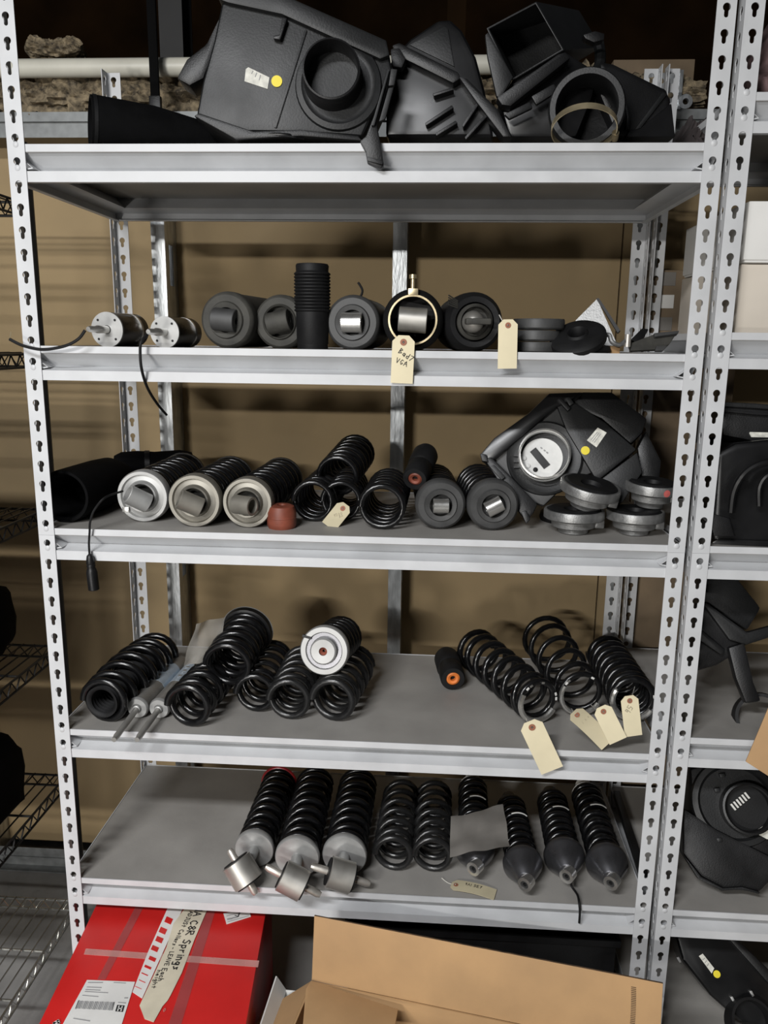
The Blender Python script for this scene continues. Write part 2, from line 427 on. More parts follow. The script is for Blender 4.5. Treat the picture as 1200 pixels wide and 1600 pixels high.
E1, E2, E3, E4, E5, EB = [deckz(k)-0.0015 for k in KR]

# ================================================================== wire rack at the left
RX, RY0, RY1, RXL = -0.160, -0.15, 0.315, -1.05
rack = thing('wire_rack', 'black wire rack standing left of the grey shelving', 'rack', (RXL, RY0, 0))
off = Vector((-RXL, -RY0, 0))
def wire_shelf(z, mt, nm):
    m = MB(); r = 0.0030; x0, x1, y0, y1 = 0.012, RX-RXL-0.0, 0.012, RY1-RY0
    for zz in (z, z-0.028):
        for a, b in (((x0, y0, zz), (x1, y0, zz)), ((x0, y1, zz), (x1, y1, zz)), ((x0, y0, zz), (x0, y1, zz)), ((x1, y0, zz), (x1, y1, zz))):
            m.tube([a, b], r, 6)
    def zig(a, b, n):
        a = Vector(a); b = Vector(b); P = []
        for i in range(n+1):
            P.append(a.lerp(b, i/n)-Vector((0, 0, 0.001 if i % 2 else 0.027)))
        m.tube(P, 0.002, 5)
    for y in (y0, y1): zig((x0, y, z), (x1, y, z), 48)
    for x in (x0, x1): zig((x, y0, z), (x, y1, z), 24)
    n = int((x1-x0)/0.026)
    for i in range(1, n):
        x = x0+(x1-x0)*i/n; m.tube([(x, y0, z+0.003), (x, y1, z+0.003)], 0.0019, 5)
    for yy in (0.30, 0.62):
        y = y0+(y1-y0)*yy; m.tube([(x0, y, z-0.002), (x1, y, z-0.002)], 0.0028, 5)
    return m.build(nm, mt, rack)
for z in (1.835, 1.515, 1.16, 0.822, 0.478): wire_shelf(z, 'black_wire', 'wire_shelf')
ch = wire_shelf(0.118, 'chrome_wire', 'wire_shelf'); ch['label'] = 'chrome lower shelf'
for x in (0.0, RX-RXL+0.010):
    for y in (0.0, RY1-RY0+0.010):
        MB().lathe([(0.0125, 0), (0.0125, 1.95), (0.008, 1.957)], 16, Matrix.Translation((x, y, 0))).build('post', 'black_wire', rack)

# ================================================================== builders for the parts on the shelves
def px_axis(x, y, rpx, deck, x2, y2):
    A, r = rest(x, y, rpx, deck); B = atz(x2, y2, A.z); return A, r, B
def spring(label, A, r, B, turns, wire, mt='spring_enamel', group=None, r1=None, rmid=None, ph=0, parent=None, z0=0, L=None, name='coil_spring'):
    r1 = r if r1 is None else r1
    if parent is None:
        L = (B-A).length
        o = MB().tube(coil_pts(r-wire, r1-wire, L, turns, wire, rmid=rmid, ph=ph), wire, 10).build(name, mt)
        z = (B-A).normalized(); o.rotation_mode = 'QUATERNION'; o.rotation_quaternion = z.to_track_quat('Z', 'Y'); o.location = A
        return tag(o, label, 'spring', group)
    pts = [p+Vector((0, 0, z0)) for p in coil_pts(r-wire, r1-wire, L, turns, wire, rmid=rmid, ph=ph)]
    return MB().tube(pts, wire, 10).build('spring', mt, parent)
XAX = Matrix.Rotation(R(90), 4, 'Y')      # lathe axis Z -> X
def eye_sleeve(parent, r, L, zc, roll, mt, bore=0.55, name='eye', tilt=0):
    M = Matrix.Translation((0, 0, zc)) @ Matrix.Rotation(roll, 4, 'Z') @ Matrix.Rotation(tilt, 4, 'Y') @ XAX @ Matrix.Translation((0, 0, -L/2))
    return MB().lathe([(r, 0.001), (r-0.001, 0), (r*bore, 0), (r*bore, L), (r-0.001, L), (r, L-0.001)], 28, M, closed=True).build(name, mt, parent)
def grey_damper(label, A, r, B, roll, face, eye, group, turns=7, cup=0.42, ey=0.40, coil=True, bore=0.3):
    """damper lying with its cup-shaped spring seat and sleeve eye towards the aisle"""
    o = axis_thing('spring_damper', label, 'damper', A, B, group); L = (B-A).length
    MB().lathe([(r*cup*0.55, 0.020), (r*cup, 0.018), (r*cup*1.05, 0.002), (r*0.62, 0.0), (r*0.66, 0.004), (r*0.88, 0.004), (r*0.97, 0.008), (r, 0.014), (r, 0.030), (r*0.9, 0.034), (r*0.5, 0.036), (0, 0.036)], 40).build('spring_seat', face, o)
    MB().lathe([(r*cup*0.56, 0.0195), (0, 0.0195)], 24).build('cup_floor', 'black_rubber', o)
    eye_sleeve(o, r*ey, r*ey*2.1, -0.002+r*0.02, roll, eye, bore=bore)
    MB().lathe([(r*0.5, 0.034), (r*0.5, L*0.6), (r*0.33, L*0.62), (r*0.33, L)], 24).build('body', 'black_plastic', o)
    if coil: spring(None, None, r*0.96, None, turns, r*0.13, parent=o, z0=0.034, L=L-0.05)
    return o
def yaw_end(A, deg, L, dz=0.0):
    return A+Vector((math.sin(R(deg))*L, math.cos(R(deg))*L, dz))
def restY(x, y, Y, deck):
    P = at(x, y, Y); return P, P.z-deck

GLY = {
 'N': [[(0,0),(0,1),(.7,0),(.7,1)]], 'A': [[(0,0),(.35,1),(.7,0)],[(.15,.4),(.55,.4)]], 'C': [[(.6,.85),(.35,1),(.05,.7),(.05,.3),(.35,0),(.65,.15)]],
 '8': [[(.35,.5),(.1,.75),(.35,1),(.6,.75),(.35,.5),(.05,.25),(.35,0),(.65,.25),(.35,.5)]], 'R': [[(0,0),(0,1),(.5,.95),(.55,.65),(0,.5),(.65,0)]],
 'S': [[(.6,.9),(.3,1),(.05,.75),(.55,.35),(.4,.02),(0,.1)]], 'p': [[(.05,-.35),(.05,.6),(.4,.6),(.5,.3),(.3,.05),(.05,.15)]], 'r': [[(.1,0),(.1,.6),(.1,.4),(.45,.6)]],
 'i': [[(.2,0),(.2,.55)],[(.2,.75),(.2,.8)]], 'n': [[(.05,0),(.05,.6),(.3,.6),(.45,.4),(.45,0)]], 'g': [[(.5,.55),(.2,.6),(.05,.3),(.3,.1),(.5,.5),(.45,-.3),(.1,-.3)]],
 's': [[(.45,.55),(.15,.55),(.4,.2),(.05,.02)]], 'D': [[(0,0),(0,1),(.45,.8),(.5,.3),(0,0)]], 'J': [[(.2,1),(.6,1)],[(.45,1),(.4,.1),(.1,.05)]], 'U': [[(0,1),(.05,.1),(.4,0),(.55,.3),(.55,1)]],
 't': [[(.25,.95),(.25,0)],[(.05,.6),(.5,.6)]], 'o': [[(.25,.6),(.05,.3),(.25,0),(.5,.3),(.25,.6)]], 'l': [[(.2,0),(.2,1)]], 'a': [[(.45,.55),(.15,.55),(.05,.2),(.3,.05),(.45,.5),(.5,0)]],
 '-': [[(.1,.4),(.5,.4)]], 'L': [[(.05,1),(.05,0),(.55,.05)]], 'E': [[(.6,1),(.05,1),(.05,0),(.6,0)],[(.05,.5),(.5,.5)]], 'V': [[(0,1),(.3,0),(.6,1)]], 'c': [[(.45,.5),(.2,.6),(.05,.3),(.2,.02),(.5,.1)]],
 'h': [[(.05,0),(.05,1)],[(.05,.45),(.3,.6),(.45,.4),(.45,0)]], 'e': [[(.05,.3),(.5,.35),(.3,.6),(.05,.3),(.25,0),(.5,.1)]], 'B': [[(.05,0),(.05,1),(.45,.85),(.1,.52),(.55,.3),(.05,0)]],
 'd': [[(.45,1),(.45,0),(.15,.05),(.05,.35),(.4,.5)]], '7': [[(.05,.9),(.6,1),(.2,0)]], 'G': [[(.6,.85),(.3,1),(.05,.5),(.3,0),(.6,.3),(.35,.4)]], '9': [[(.5,.6),(.2,.5),(.2,.95),(.5,.9),(.4,0)]], '5': [[(.55,1),(.1,1),(.1,.55),(.5,.5),(.4,.05),(.05,.05)]], '1': [[(.2,0),(.3,1)]], '0': [[(.3,1),(.05,.5),(.3,0),(.55,.5),(.3,1)]], ' ': []}
def strokes(text, org, ux, uy, size, gap=0.28):
    """handwriting as polylines: org baseline start, ux along the line, uy up"""
    out = []; x = 0
    for ch in text:
        for pl in GLY[ch]: out.append([org+ux*((x+a)*size)+uy*(b*size) for a, b in pl])
        wd = max([p[0] for pl in GLY[ch] for p in pl], default=0.35); x += wd+gap
    return out
def manila_tag(label, top, bot, width, n, lines=(), curl=0.0, mt='manila', ink='ink', to=None, thick=0.0007):
    """top/bot: middle of the eyelet end and of the far end in the room; n: side that faces out"""
    u = bot-top; L = u.length; u = u.normalized(); n = (n-u*n.dot(u)).normalized(); v = n.cross(u)
    if v.x < 0: pass
    o = thing('manila_tag', label, 'tag', top)
    hw = width/2; ch = width*0.26; m = MB(); S = 10
    def bend(a, b): return v*a + u*b + n*(curl*math.sin(math.pi*b/L))
    rows = [(0, hw-ch), (ch, hw)]+[(ch+(L-ch)*k/S, hw) for k in range(1, S+1)]
    vs = []
    for b, h in rows: vs += [bend(-h, b), bend(h, b)]
    k = len(vs); vs += [p-n*thick for p in vs]; fs = []
    for i in range(len(rows)-1):
        a = 2*i; fs += [(a, a+1, a+3, a+2), (k+a+1, k+a, k+a+2, k+a+3), (a, a+2, k+a+2, k+a), (a+3, a+1, k+a+1, k+a+3)]
    fs += [(1, 0, k, k+1), (k-2, k-1, 2*k-1, 2*k-2)]
    m.add(vs, fs).build('paper', mt, o, smooth=30)
    c = bend(0, ch*1.15)+n*0.0003; M = axis_M(c, c+n)
    MB().lathe([(width*0.15, 0), (width*0.15, 0.0006), (width*0.05, 0.0006), (width*0.05, 0)], 20, M, closed=True).build('eyelet', 'eyelet', o)
    MB().lathe([(width*0.055, 0.0002), (0, 0.0002)], 12, M).build('eyelet_hole', 'ink', o)
    if lines:
        mb = MB()
        for txt, du, dv, sz, ang in lines:
            ux = (-v if v.dot(RIGHT) < 0 else v); uy = -u
            ux2 = ux*math.cos(ang)+uy*math.sin(ang); uy2 = -ux*math.sin(ang)+uy*math.cos(ang)
            for pl in strokes(txt, u*(du*L)+ux*(dv*width)+n*(0.0004+curl*math.sin(math.pi*du)), ux2, uy2, sz): mb.ribbon(pl, sz*0.13, n, 0.0003)
        mb.build('handwriting', ink, o, smooth=0)
    if to is not None:
        e = to-top
        mid = (c+e)*0.5+Vector((0, 0, -0.004))
        MB().tube(smooth_path([c+n*0.001, mid, e], 6), 0.0008, 5).build('string', 'string', o)
    return o
def wloc(o):
    c = Vector(o.location)
    while o.parent: o = o.parent; c = c+Vector(o.location)
    return c
def pp(o, name, mt, px, P0, n, front, depth, bevel=0.0, seg=2):
    b = P0+n*front; c = wloc(o)
    poly = [atpl(x, y, b, n)-c for x, y in px]
    return MB().prism(poly, -n*depth).build(name, mt, o, bevel=bevel, seg=seg, smooth=30)
def pl(o, name, mt, cx, cy, P0, n, front, prof, seg=36, axis=None, closed=False):
    c = atpl(cx, cy, P0+n*front, n)-wloc(o)
    return MB().lathe(prof, seg, axis_M(c, c+(axis or n)), closed=closed).build(name, mt, o)
def cable(label, pts, r, mt='black_rubber', name='cable', parent=None, cat='cable'):
    P = smooth_path(pts, 8)
    if parent is None:
        o = MB().tube([p-P[0] for p in P], r, 8).build(name, mt); o.location = P[0]; return tag(o, label, cat)
    return MB().tube([p-parent.location for p in P], r, 8).build(name, mt, parent)
def sticker_set(o, P0, n, front, lab, dot, rdot, text=True):
    l = pp(o, 'label', 'worn_label', lab, P0, n, front, 0.0006)
    q = [Vector((*p, 0)) for p in lab]
    mb = MB()
    for t in (0.25, 0.42, 0.6):
        a = q[0].lerp(q[3], t).lerp(q[1].lerp(q[2], t), 0.15); b = q[0].lerp(q[3], t).lerp(q[1].lerp(q[2], t), 0.75)
        pl_ = [atpl(p.x, p.y, P0+n*(front+0.0003), n)-o.location for p in (a, b)]
        mb.ribbon(pl_, 0.0012, n, 0.0002)
    mb.build('print', 'grey_ink', l, smooth=0)
    if dot: pl(o, 'yellow_dot', 'yellow_sticker', dot[0], dot[1], P0, n, front, [(0, 0), (rdot, 0), (rdot, 0.0007), (0, 0.0008)], 24)

# ================================================================== top shelf
FN = lambda x, y, z: Vector((x, y, z)).normalized()
# black tapered hose at the left
A = at(140, 182, 0.05); A.z = D1+0.047
o = axis_thing('intake_hose', 'black tapered rubber hose lying at left end of the top shelf', 'hose', A, A+Vector((0.24, 0.13, -0.012)))
MB().lathe([(0.038, 0.03), (0.040, 0.0), (0.046, 0.0), (0.047, 0.012), (0.046, 0.11), (0.036, 0.19), (0.032, 0.26), (0.027, 0.26), (0.03, 0.19), (0.038, 0.03)], 36).build('hose_wall', 'black_fabric', o)
MB().lathe([(0.0478, 0.004), (0.0478, 0.010), (0.0462, 0.010), (0.0462, 0.004)], 36, closed=True).build('end_bead', 'black_rubber', o)
# big air box with a round port
n = FN(0.05, -1, 0.06); P0 = at(460, 120, 0.014)
o = thing('air_box', 'large black air box with round port and yellow dot, hanging over the top shelf edge', 'air box', (P0.x, 0.12, D1))
pp(o, 'body', 'worn_plastic', [(350, -14), (430, -6), (606, 70), (613, 108), (566, 214), (470, 207), (362, 206), (306, 182), (316, 128), (334, 62)], P0, n, 0, 0.15, 0.008, 3)
pp(o, 'rim', 'worn_plastic', [(340, -2), (352, -30), (432, -14), (604, 62), (609, 86), (594, 92), (440, 22), (356, 4)], P0, n, 0.012, 0.05, 0.004)
pp(o, 'side_wing', 'black_plastic', [(275, 122), (291, 92), (322, 68), (348, 14), (334, 80), (318, 122), (296, 134)], P0, n, -0.05, 0.06, 0.006)
pp(o, 'bottom_lip', 'black_plastic', [(303, 181), (310, 176), (396, 205), (470, 202), (560, 212), (566, 220), (470, 212), (368, 217)], P0, n, 0.012, 0.03, 0.002)
k = mpp(P0)
pl(o, 'port_collar', 'worn_plastic', 529, 134, P0, n, 0.0, [(68*k, 0), (66*k, 0.005), (58*k, 0.007), (54*k, 0.004), (50*k, 0.004), (0, 0.004)], 48)
port = pl(o, 'port', 'black_plastic', 521, 126, P0, n, 0.0, [(40*k, 0.001), (40*k, 0.050), (41*k, 0.052), (43.5*k, 0.051), (44*k, 0.046), (42.5*k, 0.044), (42.5*k, 0.020), (46*k, 0.006), (48*k, 0.0)], 48)
pl(o, 'port_floor', 'worn_plastic', 528, 136, P0, n, 0.0, [(38*k, -0.002), (0, -0.003)], 36)
pp(o, 'seam_rib', 'worn_plastic', [(476, 46), (480, 47), (432, 200), (428, 199)], P0, n, 0.0025, 0.01, 0.0008)
pp(o, 'grip_rib', 'black_plastic', [(441, 26), (449, 28), (438, 62), (427, 60), (427, 55), (436, 54)], P0, n, 0.012, 0.02, 0.002)
lt = pp(o, 'latch', 'black_plastic', [(607, 106), (613, 107), (601, 150), (588, 190), (597, 235), (600, 258), (596, 264), (574, 254), (571, 236), (562, 220), (572, 212), (592, 160)], P0, n, 0.028, 0.014, 0.003)
pp(lt, 'latch_edge', 'worn_plastic', [(606, 108), (609, 109), (585, 196), (580, 196)], P0, n, 0.034, 0.008, 0.001)
pp(lt, 'catch', 'worn_plastic', [(611, 107), (621, 108), (616, 133), (607, 134)], P0, n, 0.036, 0.012, 0.0015)
pp(lt, 'catch', 'worn_plastic', [(607, 137), (615, 136), (602, 186), (592, 190)], P0, n, 0.034, 0.010, 0.0015)
pp(lt, 'foot', 'worn_plastic', [(573, 244), (598, 251), (597, 257), (574, 251)], P0, n, 0.033, 0.006, 0.001)
sticker_set(o, P0, n, 0.0012, [(384, 108), (388, 105), (421, 121), (418, 139), (382, 127)], (432.5, 127), 0.0092*1.0)
cable(None, [at(372, 219, 0.02), at(390, 213, 0.0), at(420, 210, -0.003), at(450, 211, -0.003), at(475, 216, 0.01)], 0.003, 'gloss_plastic', 'trim_wire', o)
# second box, leaning behind
n = FN(-0.05, -1, 0.1); P0 = at(690, 130, 0.10)
o = thing('air_box', 'black air box with ribbed underside behind the large one, second on the top shelf', 'air box', (P0.x, 0.2, D1))
pp(o, 'body', 'gloss_plastic', [(610, 92), (640, 60), (684, 30), (704, 28), (722, 46), (744, 88), (758, 140), (772, 214), (602, 214), (604, 130)], P0, n, 0, 0.20, 0.012, 3)
pp(o, 'lit_panel', 'worn_plastic', [(640, 70), (694, 41), (700, 44), (710, 104)], P0, n, 0.003, 0.01, 0.001)  # greyer panel stands for the lit surface inside the box
pp(o, 'cross_bar', 'black_plastic', [(612, 70), (624, 66), (716, 112), (720, 122), (708, 130), (620, 86)], P0, n, 0.022, 0.03, 0.004)
for x0, y0, x1, y1 in ((664, 192, 706, 164), (680, 208, 712, 188), (722, 195, 750, 152), (726, 214, 760, 176), (676, 146, 706, 136)):
    pp(o, 'rib', 'black_plastic', [(x0, y0), (x1, y1), (x1+3, y1+4), (x0+2, y0+4)], P0, n, 0.018, 0.022, 0.001)
pp(o, 'lower_rail', 'black_plastic', [(715, 118), (730, 122), (778, 170), (800, 214), (786, 214), (745, 160)], P0, n, 0.025, 0.04, 0.004)
pp(o, 'clip', 'black_plastic', [(610, 76), (624, 74), (634, 92), (628, 106), (612, 104)], P0, n, 0.032, 0.02, 0.003)
# third box, open towards the aisle
def shell(o, name, mt, fr, Yf, bk, Yb, k=0.93, inner='black_rubber'):
    c = o.location; F = [at(x, y, Yf)-c for x, y in fr]; B = [at(x, y, Yb)-c for x, y in bk]
    nF = len(F); cf = sum(F, Vector())/nF; cb = sum(B, Vector())/nF
    Fi = [cf+(p-cf)*k for p in F]; Bi = [cb+(p-cb)*k-Vector((0, 0.01, 0)) for p in B]
    vs = F+B+Bi+Fi; fs = []
    for i in range(nF):
        j = (i+1) % nF
        fs += [(i, j, nF+j, nF+i), (3*nF+i, 2*nF+i, 2*nF+j, 3*nF+j), (j, i, 3*nF+i, 3*nF+j)]
    fs += [tuple(range(nF, 2*nF)), tuple(reversed(range(2*nF, 3*nF)))]
    return MB().add(vs, fs).build(name, mt, o, bevel=0.003)
P0 = at(850, 120, 0.08)
o = thing('air_box', 'open black air box tipped up on the top shelf, mouth towards the aisle', 'air box', (P0.x, 0.18, D1))
shell(o, 'shell', 'worn_plastic', [(760, 44), (838, 2), (882, 78), (800, 126)], 0.09, [(772, 60), (905, 16), (940, 72), (936, 118), (800, 150)][:2]+[(940, 74), (812, 150)], 0.24)
n = FN(0, -1, 0.05)
pp(o, 'lower_body', 'gloss_plastic', [(780, 154), (802, 122), (884, 80), (934, 112), (926, 150), (900, 214), (796, 214)], P0, n, -0.02, 0.12, 0.006)
pp(o, 'rim', 'black_plastic', [(776, 152), (872, 84), (884, 80), (892, 90), (798, 166), (784, 164)], P0, n, 0.014, 0.03, 0.004)
pp(o, 'corner_leg', 'worn_plastic', [(758, 54), (763, 50), (802, 120), (782, 154), (776, 150), (762, 88)], P0, n, 0.006, 0.012, 0.002)
pp(o, 'latch', 'worn_plastic', [(788, 178), (828, 158), (833, 168), (796, 186)], P0, n, 0.022, 0.012, 0.003)
pp(o, 'latch', 'black_plastic', [(830, 150), (866, 130), (872, 142), (838, 164)], P0, n, 0.02, 0.012, 0.003)
cable(None, [at(934, 62, 0.15), at(938, 84, 0.14), at(936, 104, 0.13), at(926, 116, 0.12)], 0.010, 'worn_plastic', 'drain_stub', o)
pp(o, 'clip', 'black_plastic', [(911, 54), (930, 48), (945, 52), (944, 62), (928, 66), (915, 60)], P0, n, 0.0, 0.02, 0.002)
# rubber hose end with a loose clamp
A = at(917, 167, 0.03); A.z = D1+0.064
o = axis_thing('intake_hose', 'short wide black rubber hose on the top shelf facing the aisle', 'hose', A, A+Vector((0.02, 0.14, 0.0)))
MB().lathe([(0.050, 0.12), (0.050, 0.006), (0.052, 0.0), (0.061, 0.0), (0.064, 0.006), (0.064, 0.03), (0.062, 0.04), (0.062, 0.12)], 48, closed=True).build('hose_wall', 'worn_plastic', o)
MB().lathe([(0.050, 0.11), (0, 0.11)], 32).build('baffle', 'black_rubber', o)
c = A+Vector((-0.008, -0.034, -0.046))
o = axis_thing('hose_clamp', 'loose brassy hose clamp ring in front of the wide black hose', 'clamp', c, c+Vector((0.05, 0.42, 0.9)))
MB().lathe([(0.052, 0.0), (0.0535, 0.0), (0.0535, 0.010), (0.052, 0.010)], 48, closed=True).build('band', 'brass', o)
MB().lathe([(0.006, 0), (0.006, 0.016), (0.0, 0.018)], 12, Matrix.Translation((-0.052, -0.012, 0.005)) @ Matrix.Rotation(R(90), 4, 'X')).build('screw', 'brass', o)
# box end at the right
n = FN(0.12, -1, 0.1); P0 = at(1000, 160, 0.12)
o = thing('air_box', 'black wedge-shaped air box end at right of the top shelf', 'air box', (P0.x, 0.2, D1))
pp(o, 'body', 'black_plastic', [(936, 94), (960, 98), (1042, 138), (1050, 156), (1040, 214), (965, 214), (938, 150)], P0, n, 0, 0.18, 0.012, 4)
pp(o, 'edge_bead', 'worn_plastic', [(1036, 142), (1044, 146), (1002, 200), (990, 204)], P0, n, 0.006, 0.012, 0.004)
pp(o, 'hinge_bead', 'worn_plastic', [(976, 158), (981, 160), (986, 186), (984, 202), (978, 202), (980, 184)], P0, n, 0.008, 0.012, 0.002)
pp(o, 'lower_skirt', 'gloss_plastic', [(984, 202), (1002, 198), (1050, 160), (1056, 214), (978, 214)], P0, n, 0.004, 0.05, 0.004)
tag(fluff('cloth_bundle', None, at(1058, 180, 0.25).x, at(1112, 180, 0.25).x, D1+0.048, 0.046, 0.28, 0.09, 18, 21), 'dark brown cloth bundle at the far right of the top shelf', 'cloth').data.materials[0] = MATS['dark_brown_cloth']

# ================================================================== second shelf
def motor(label, x, y, Y, grp):
    A, r = restY(x, y, Y, D2); r = r; B = yaw_end(A, 8, 0.115)
    o = axis_thing('electric_motor', label, 'motor', A, B, grp)
    MB().lathe([(0, 0.004), (r*0.25, 0.004), (r*0.25, 0.0), (r, 0.0), (r, 0.004)], 40).build('face_plate', 'alloy', o)
    MB().lathe([(r*0.985, 0.004), (r*0.985, 0.10), (r*0.8, 0.108), (0, 0.108)], 40).build('housing', 'gloss_plastic', o)
    MB().lathe([(r*1.0, 0.074), (r*1.0, 0.080)], 40).build('band', 'bright_steel', o)
    MB().lathe([(0, -0.062), (0.004, -0.062), (0.0055, -0.058), (0.0055, -0.034), (0.007, -0.032), (0.007, 0.0)], 20).build('shaft', 'bright_steel', o)
    for k in range(4):
        a = R(45+90*k)
        MB().lathe([(0.0022, -0.001), (0.0022, 0.0002), (0, 0.0002)], 10, Matrix.Translation((r*0.76*math.cos(a), r*0.76*math.sin(a), 0))).build('screw', 'black_rubber', o)
    return o
m1 = motor('black electric motor with silver face, leftmost on the second shelf', 167, 515, 0.03, 'two motors at left of the second shelf')
m2 = motor('black electric motor with bright rim, second from left on the second shelf', 257, 519, 0.03, 'two motors at left of the second shelf')
c = cable('black cable running left from the leftmost motor across the shelf post', [at(133, 516, -0.025), at(122, 530, -0.03), at(100, 541, -0.03), at(66, 546, -0.03), at(36, 540, -0.028), at(15, 530, -0.026)], 0.0028)
MB().tube([Vector((0, 0, 0)), at(17, 518, -0.026)-at(15, 530, -0.026)], 0.0012, 5).build('bare_wire', 'brass', c).location = at(15, 530, -0.026)-at(133, 516, -0.025)
cable('black cable hanging down in front of the second shelf below the two motors', [at(232, 521, 0.0), at(222, 532, -0.02), at(219, 545, -0.022), at(221, 575, -0.018), at(230, 605, 0.01), at(245, 630, 0.05), at(260, 648, 0.09)], 0.0026)
GD = 'dampers facing out on the second shelf'
def damper2(label, x, y, Y, yaw, L, roll, face, eye, **k):
    A, r = restY(x, y, Y, D2); B = yaw_end(A, yaw, L); return grey_damper(label, A, r, B, roll, face, eye, GD, coil=False, **k), A, r
o, A, r = damper2('dusty grey damper end left of the ribbed sleeve, farther from it, second shelf', 352, 500, 0.045, 8, 0.26, R(5), 'dusty_mount', 'grey_mount')
MB().lathe([(r*0.96, 0.03), (r*0.96, 0.2), (r*0.8, 0.22)], 36).build('sleeve', 'dusty_mount', o)
o, A, r = damper2('dusty grey damper end half hidden by the ribbed sleeve on the second shelf', 436, 503, 0.060, 6, 0.26, R(-12), 'dusty_mount', 'dusty_mount', cup=0.55)
MB().lathe([(r*0.96, 0.03), (r*0.96, 0.2), (r*0.8, 0.22)], 36).build('sleeve', 'dark_brown_cloth', o)
b = at(486, 545, 0.03)
o = thing('bellows_sleeve', 'upright black ribbed rubber sleeve standing on the second shelf', 'sleeve', (b.x, 0.05, D2))
k = mpp(b); r = 27*k; pr = [(0, 0), (r*0.86, 0), (r*0.9, 0.004), (r*0.88, 0.010), (r*0.92, 0.012), (r*0.95, 0.066)]
MB().lathe(pr+[(r*0.95, 0.068), (0, 0.068)], 36).build('plain_tube', 'black_rubber', o)
pr = [(r*0.7, 0.066)]
for i in range(12):
    z = 0.068+i*0.0058; pr += [(r*0.97, z), (r*1.05, z+0.002), (r*1.05, z+0.0038), (r*0.97, z+0.0058)]
pr += [(r*0.93, 0.139), (r*0.95, 0.149), (r*0.9, 0.152), (r*0.75, 0.152), (r*0.72, 0.12)]
MB().lathe(pr, 40).build('ribbed_tube', 'black_rubber', o)
o, A, r = damper2('clean dark grey damper end with shiny white sleeve, middle of the second shelf', 550, 504, 0.040, 4, 0.26, R(0), 'grey_mount', 'bright_steel', cup=0.44, ey=0.36, bore=0.3)
MB().lathe([(r*0.98, 0.03), (r*0.98, 0.2), (r*0.8, 0.22)], 36).build('sleeve', 'black_plastic', o)
cable(None, [A+Vector((0.010, 0.05, 0.046)), A+Vector((0.014, 0.05, 0.060)), A+Vector((0.006, 0.05, 0.074))], 0.0022, 'black_rubber', 'loose_wire')
w_ = bpy.data.objects['loose_wire']; w_.parent = None; tag(w_, 'short black wire sticking up behind the clean grey damper end', 'wire')
A, r = restY(645, 500, 0.040, D2); B = yaw_end(A, 0, 0.24)
o = axis_thing('spring_damper', 'black damper end with brass clamp ring and vent screw on the second shelf', 'damper', A, B, GD)
MB().lathe([(r*0.70, 0.03), (r*0.72, 0.006), (r*0.85, 0.0), (r*0.97, 0.008), (r, 0.02), (r, 0.2), (r*0.8, 0.22), (0, 0.22)], 44).build('boot', 'black_rubber', o)
MB().lathe([(r*0.72, 0.026), (0, 0.026)], 36).build('cup_floor', 'black_rubber', o)
cl = MB().lathe([(r*0.74, -0.006), (r*0.80, -0.006), (r*0.80, 0.006), (r*0.74, 0.006)], 44, closed=True).build('clamp_band', 'brass', o)
MB().box((-0.009, r*0.78, -0.010), (0.009, r*0.98, 0.006)).build('clamp_lug', 'brass', cl, bevel=0.001)
MB().lathe([(0.004, 0), (0.004, 0.018), (0.007, 0.019), (0.007, 0.026), (0, 0.027)], 14, Matrix.Translation((0.001, r*0.95, -0.002)) @ Matrix.Rotation(R(-90), 4, 'X')).build('vent_screw', 'brass', cl)
eye_sleeve(o, r*0.40, r*0.92, 0.0, R(4), 'brushed_bush', 0.3)
TAGTO = A+Vector((-0.02, -0.012, -r*0.68))
A, r = restY(742, 503, 0.050, D2); B = yaw_end(A, -6, 0.24)
o = axis_thing('spring_damper', 'worn black damper end with dirty rounded yoke, fifth on the second shelf', 'damper', A, B, GD)
MB().lathe([(r*0.62, 0.03), (r*0.66, 0.002), (r*0.84, 0.0), (r*1.0, 0.02), (r*1.02, 0.05), (r, 0.2), (r*0.8, 0.22), (0, 0.22)], 44).build('boot', 'black_rubber', o)
MB().lathe([(r*0.60, 0.010), (r*0.60, -0.004), (r*0.50, -0.010), (r*0.46, 0.006), (r*0.3, 0.006), (0, 0.006)], 36).build('washer', 'dusty_mount', o)
MB().lathe([(r*0.36, 0.01), (r*0.36, -0.018), (r*0.28, -0.034), (r*0.12, -0.040), (0, -0.041)], 28, Matrix.Translation((r*0.1, 0, 0))).build('yoke', 'brushed_bush', o)
MB().box((-r*0.42, -r*0.10, -0.046), (r*0.42, r*0.10, -0.014)).build('yoke_ear', 'dusty_mount', o, bevel=0.003)
for i in range(5):
    MB().tube([(r*0.6, r*0.45+0.003*i, 0.0), (r*0.95, r*0.55+0.004*i, -0.012)], 0.0012, 5).build('frayed_end', 'dusty_mount', o)
# stack of three steel rings
for i, (x, y, lab) in enumerate(((836, 541, 'bottom'), (838, 521, 'middle'), (842, 500, 'top'))):
    P = at(x, y, 0.075)
    zz = D2+0.0005+i*0.0205
    o = thing('steel_ring', '%s one of three flat grey steel rings stacked on the second shelf' % lab, 'ring', (P.x, 0.075, zz), 'stacked steel rings on the second shelf')
    r = 0.044 if i < 2 else 0.047
    MB().lathe([(r*0.7, 0.0), (r*0.93, 0.0), (r, 0.003), (r, 0.016), (r*0.97, 0.019), (r*0.72, 0.019)], 44, closed=True).build('band', 'grey_mount', o)
    MB().lathe([(r*0.71, 0.002), (r*0.71, 0.017), (r*0.45, 0.014), (r*0.45, 0.004)], 36, closed=True).build('rubber_core', 'black_rubber', o)
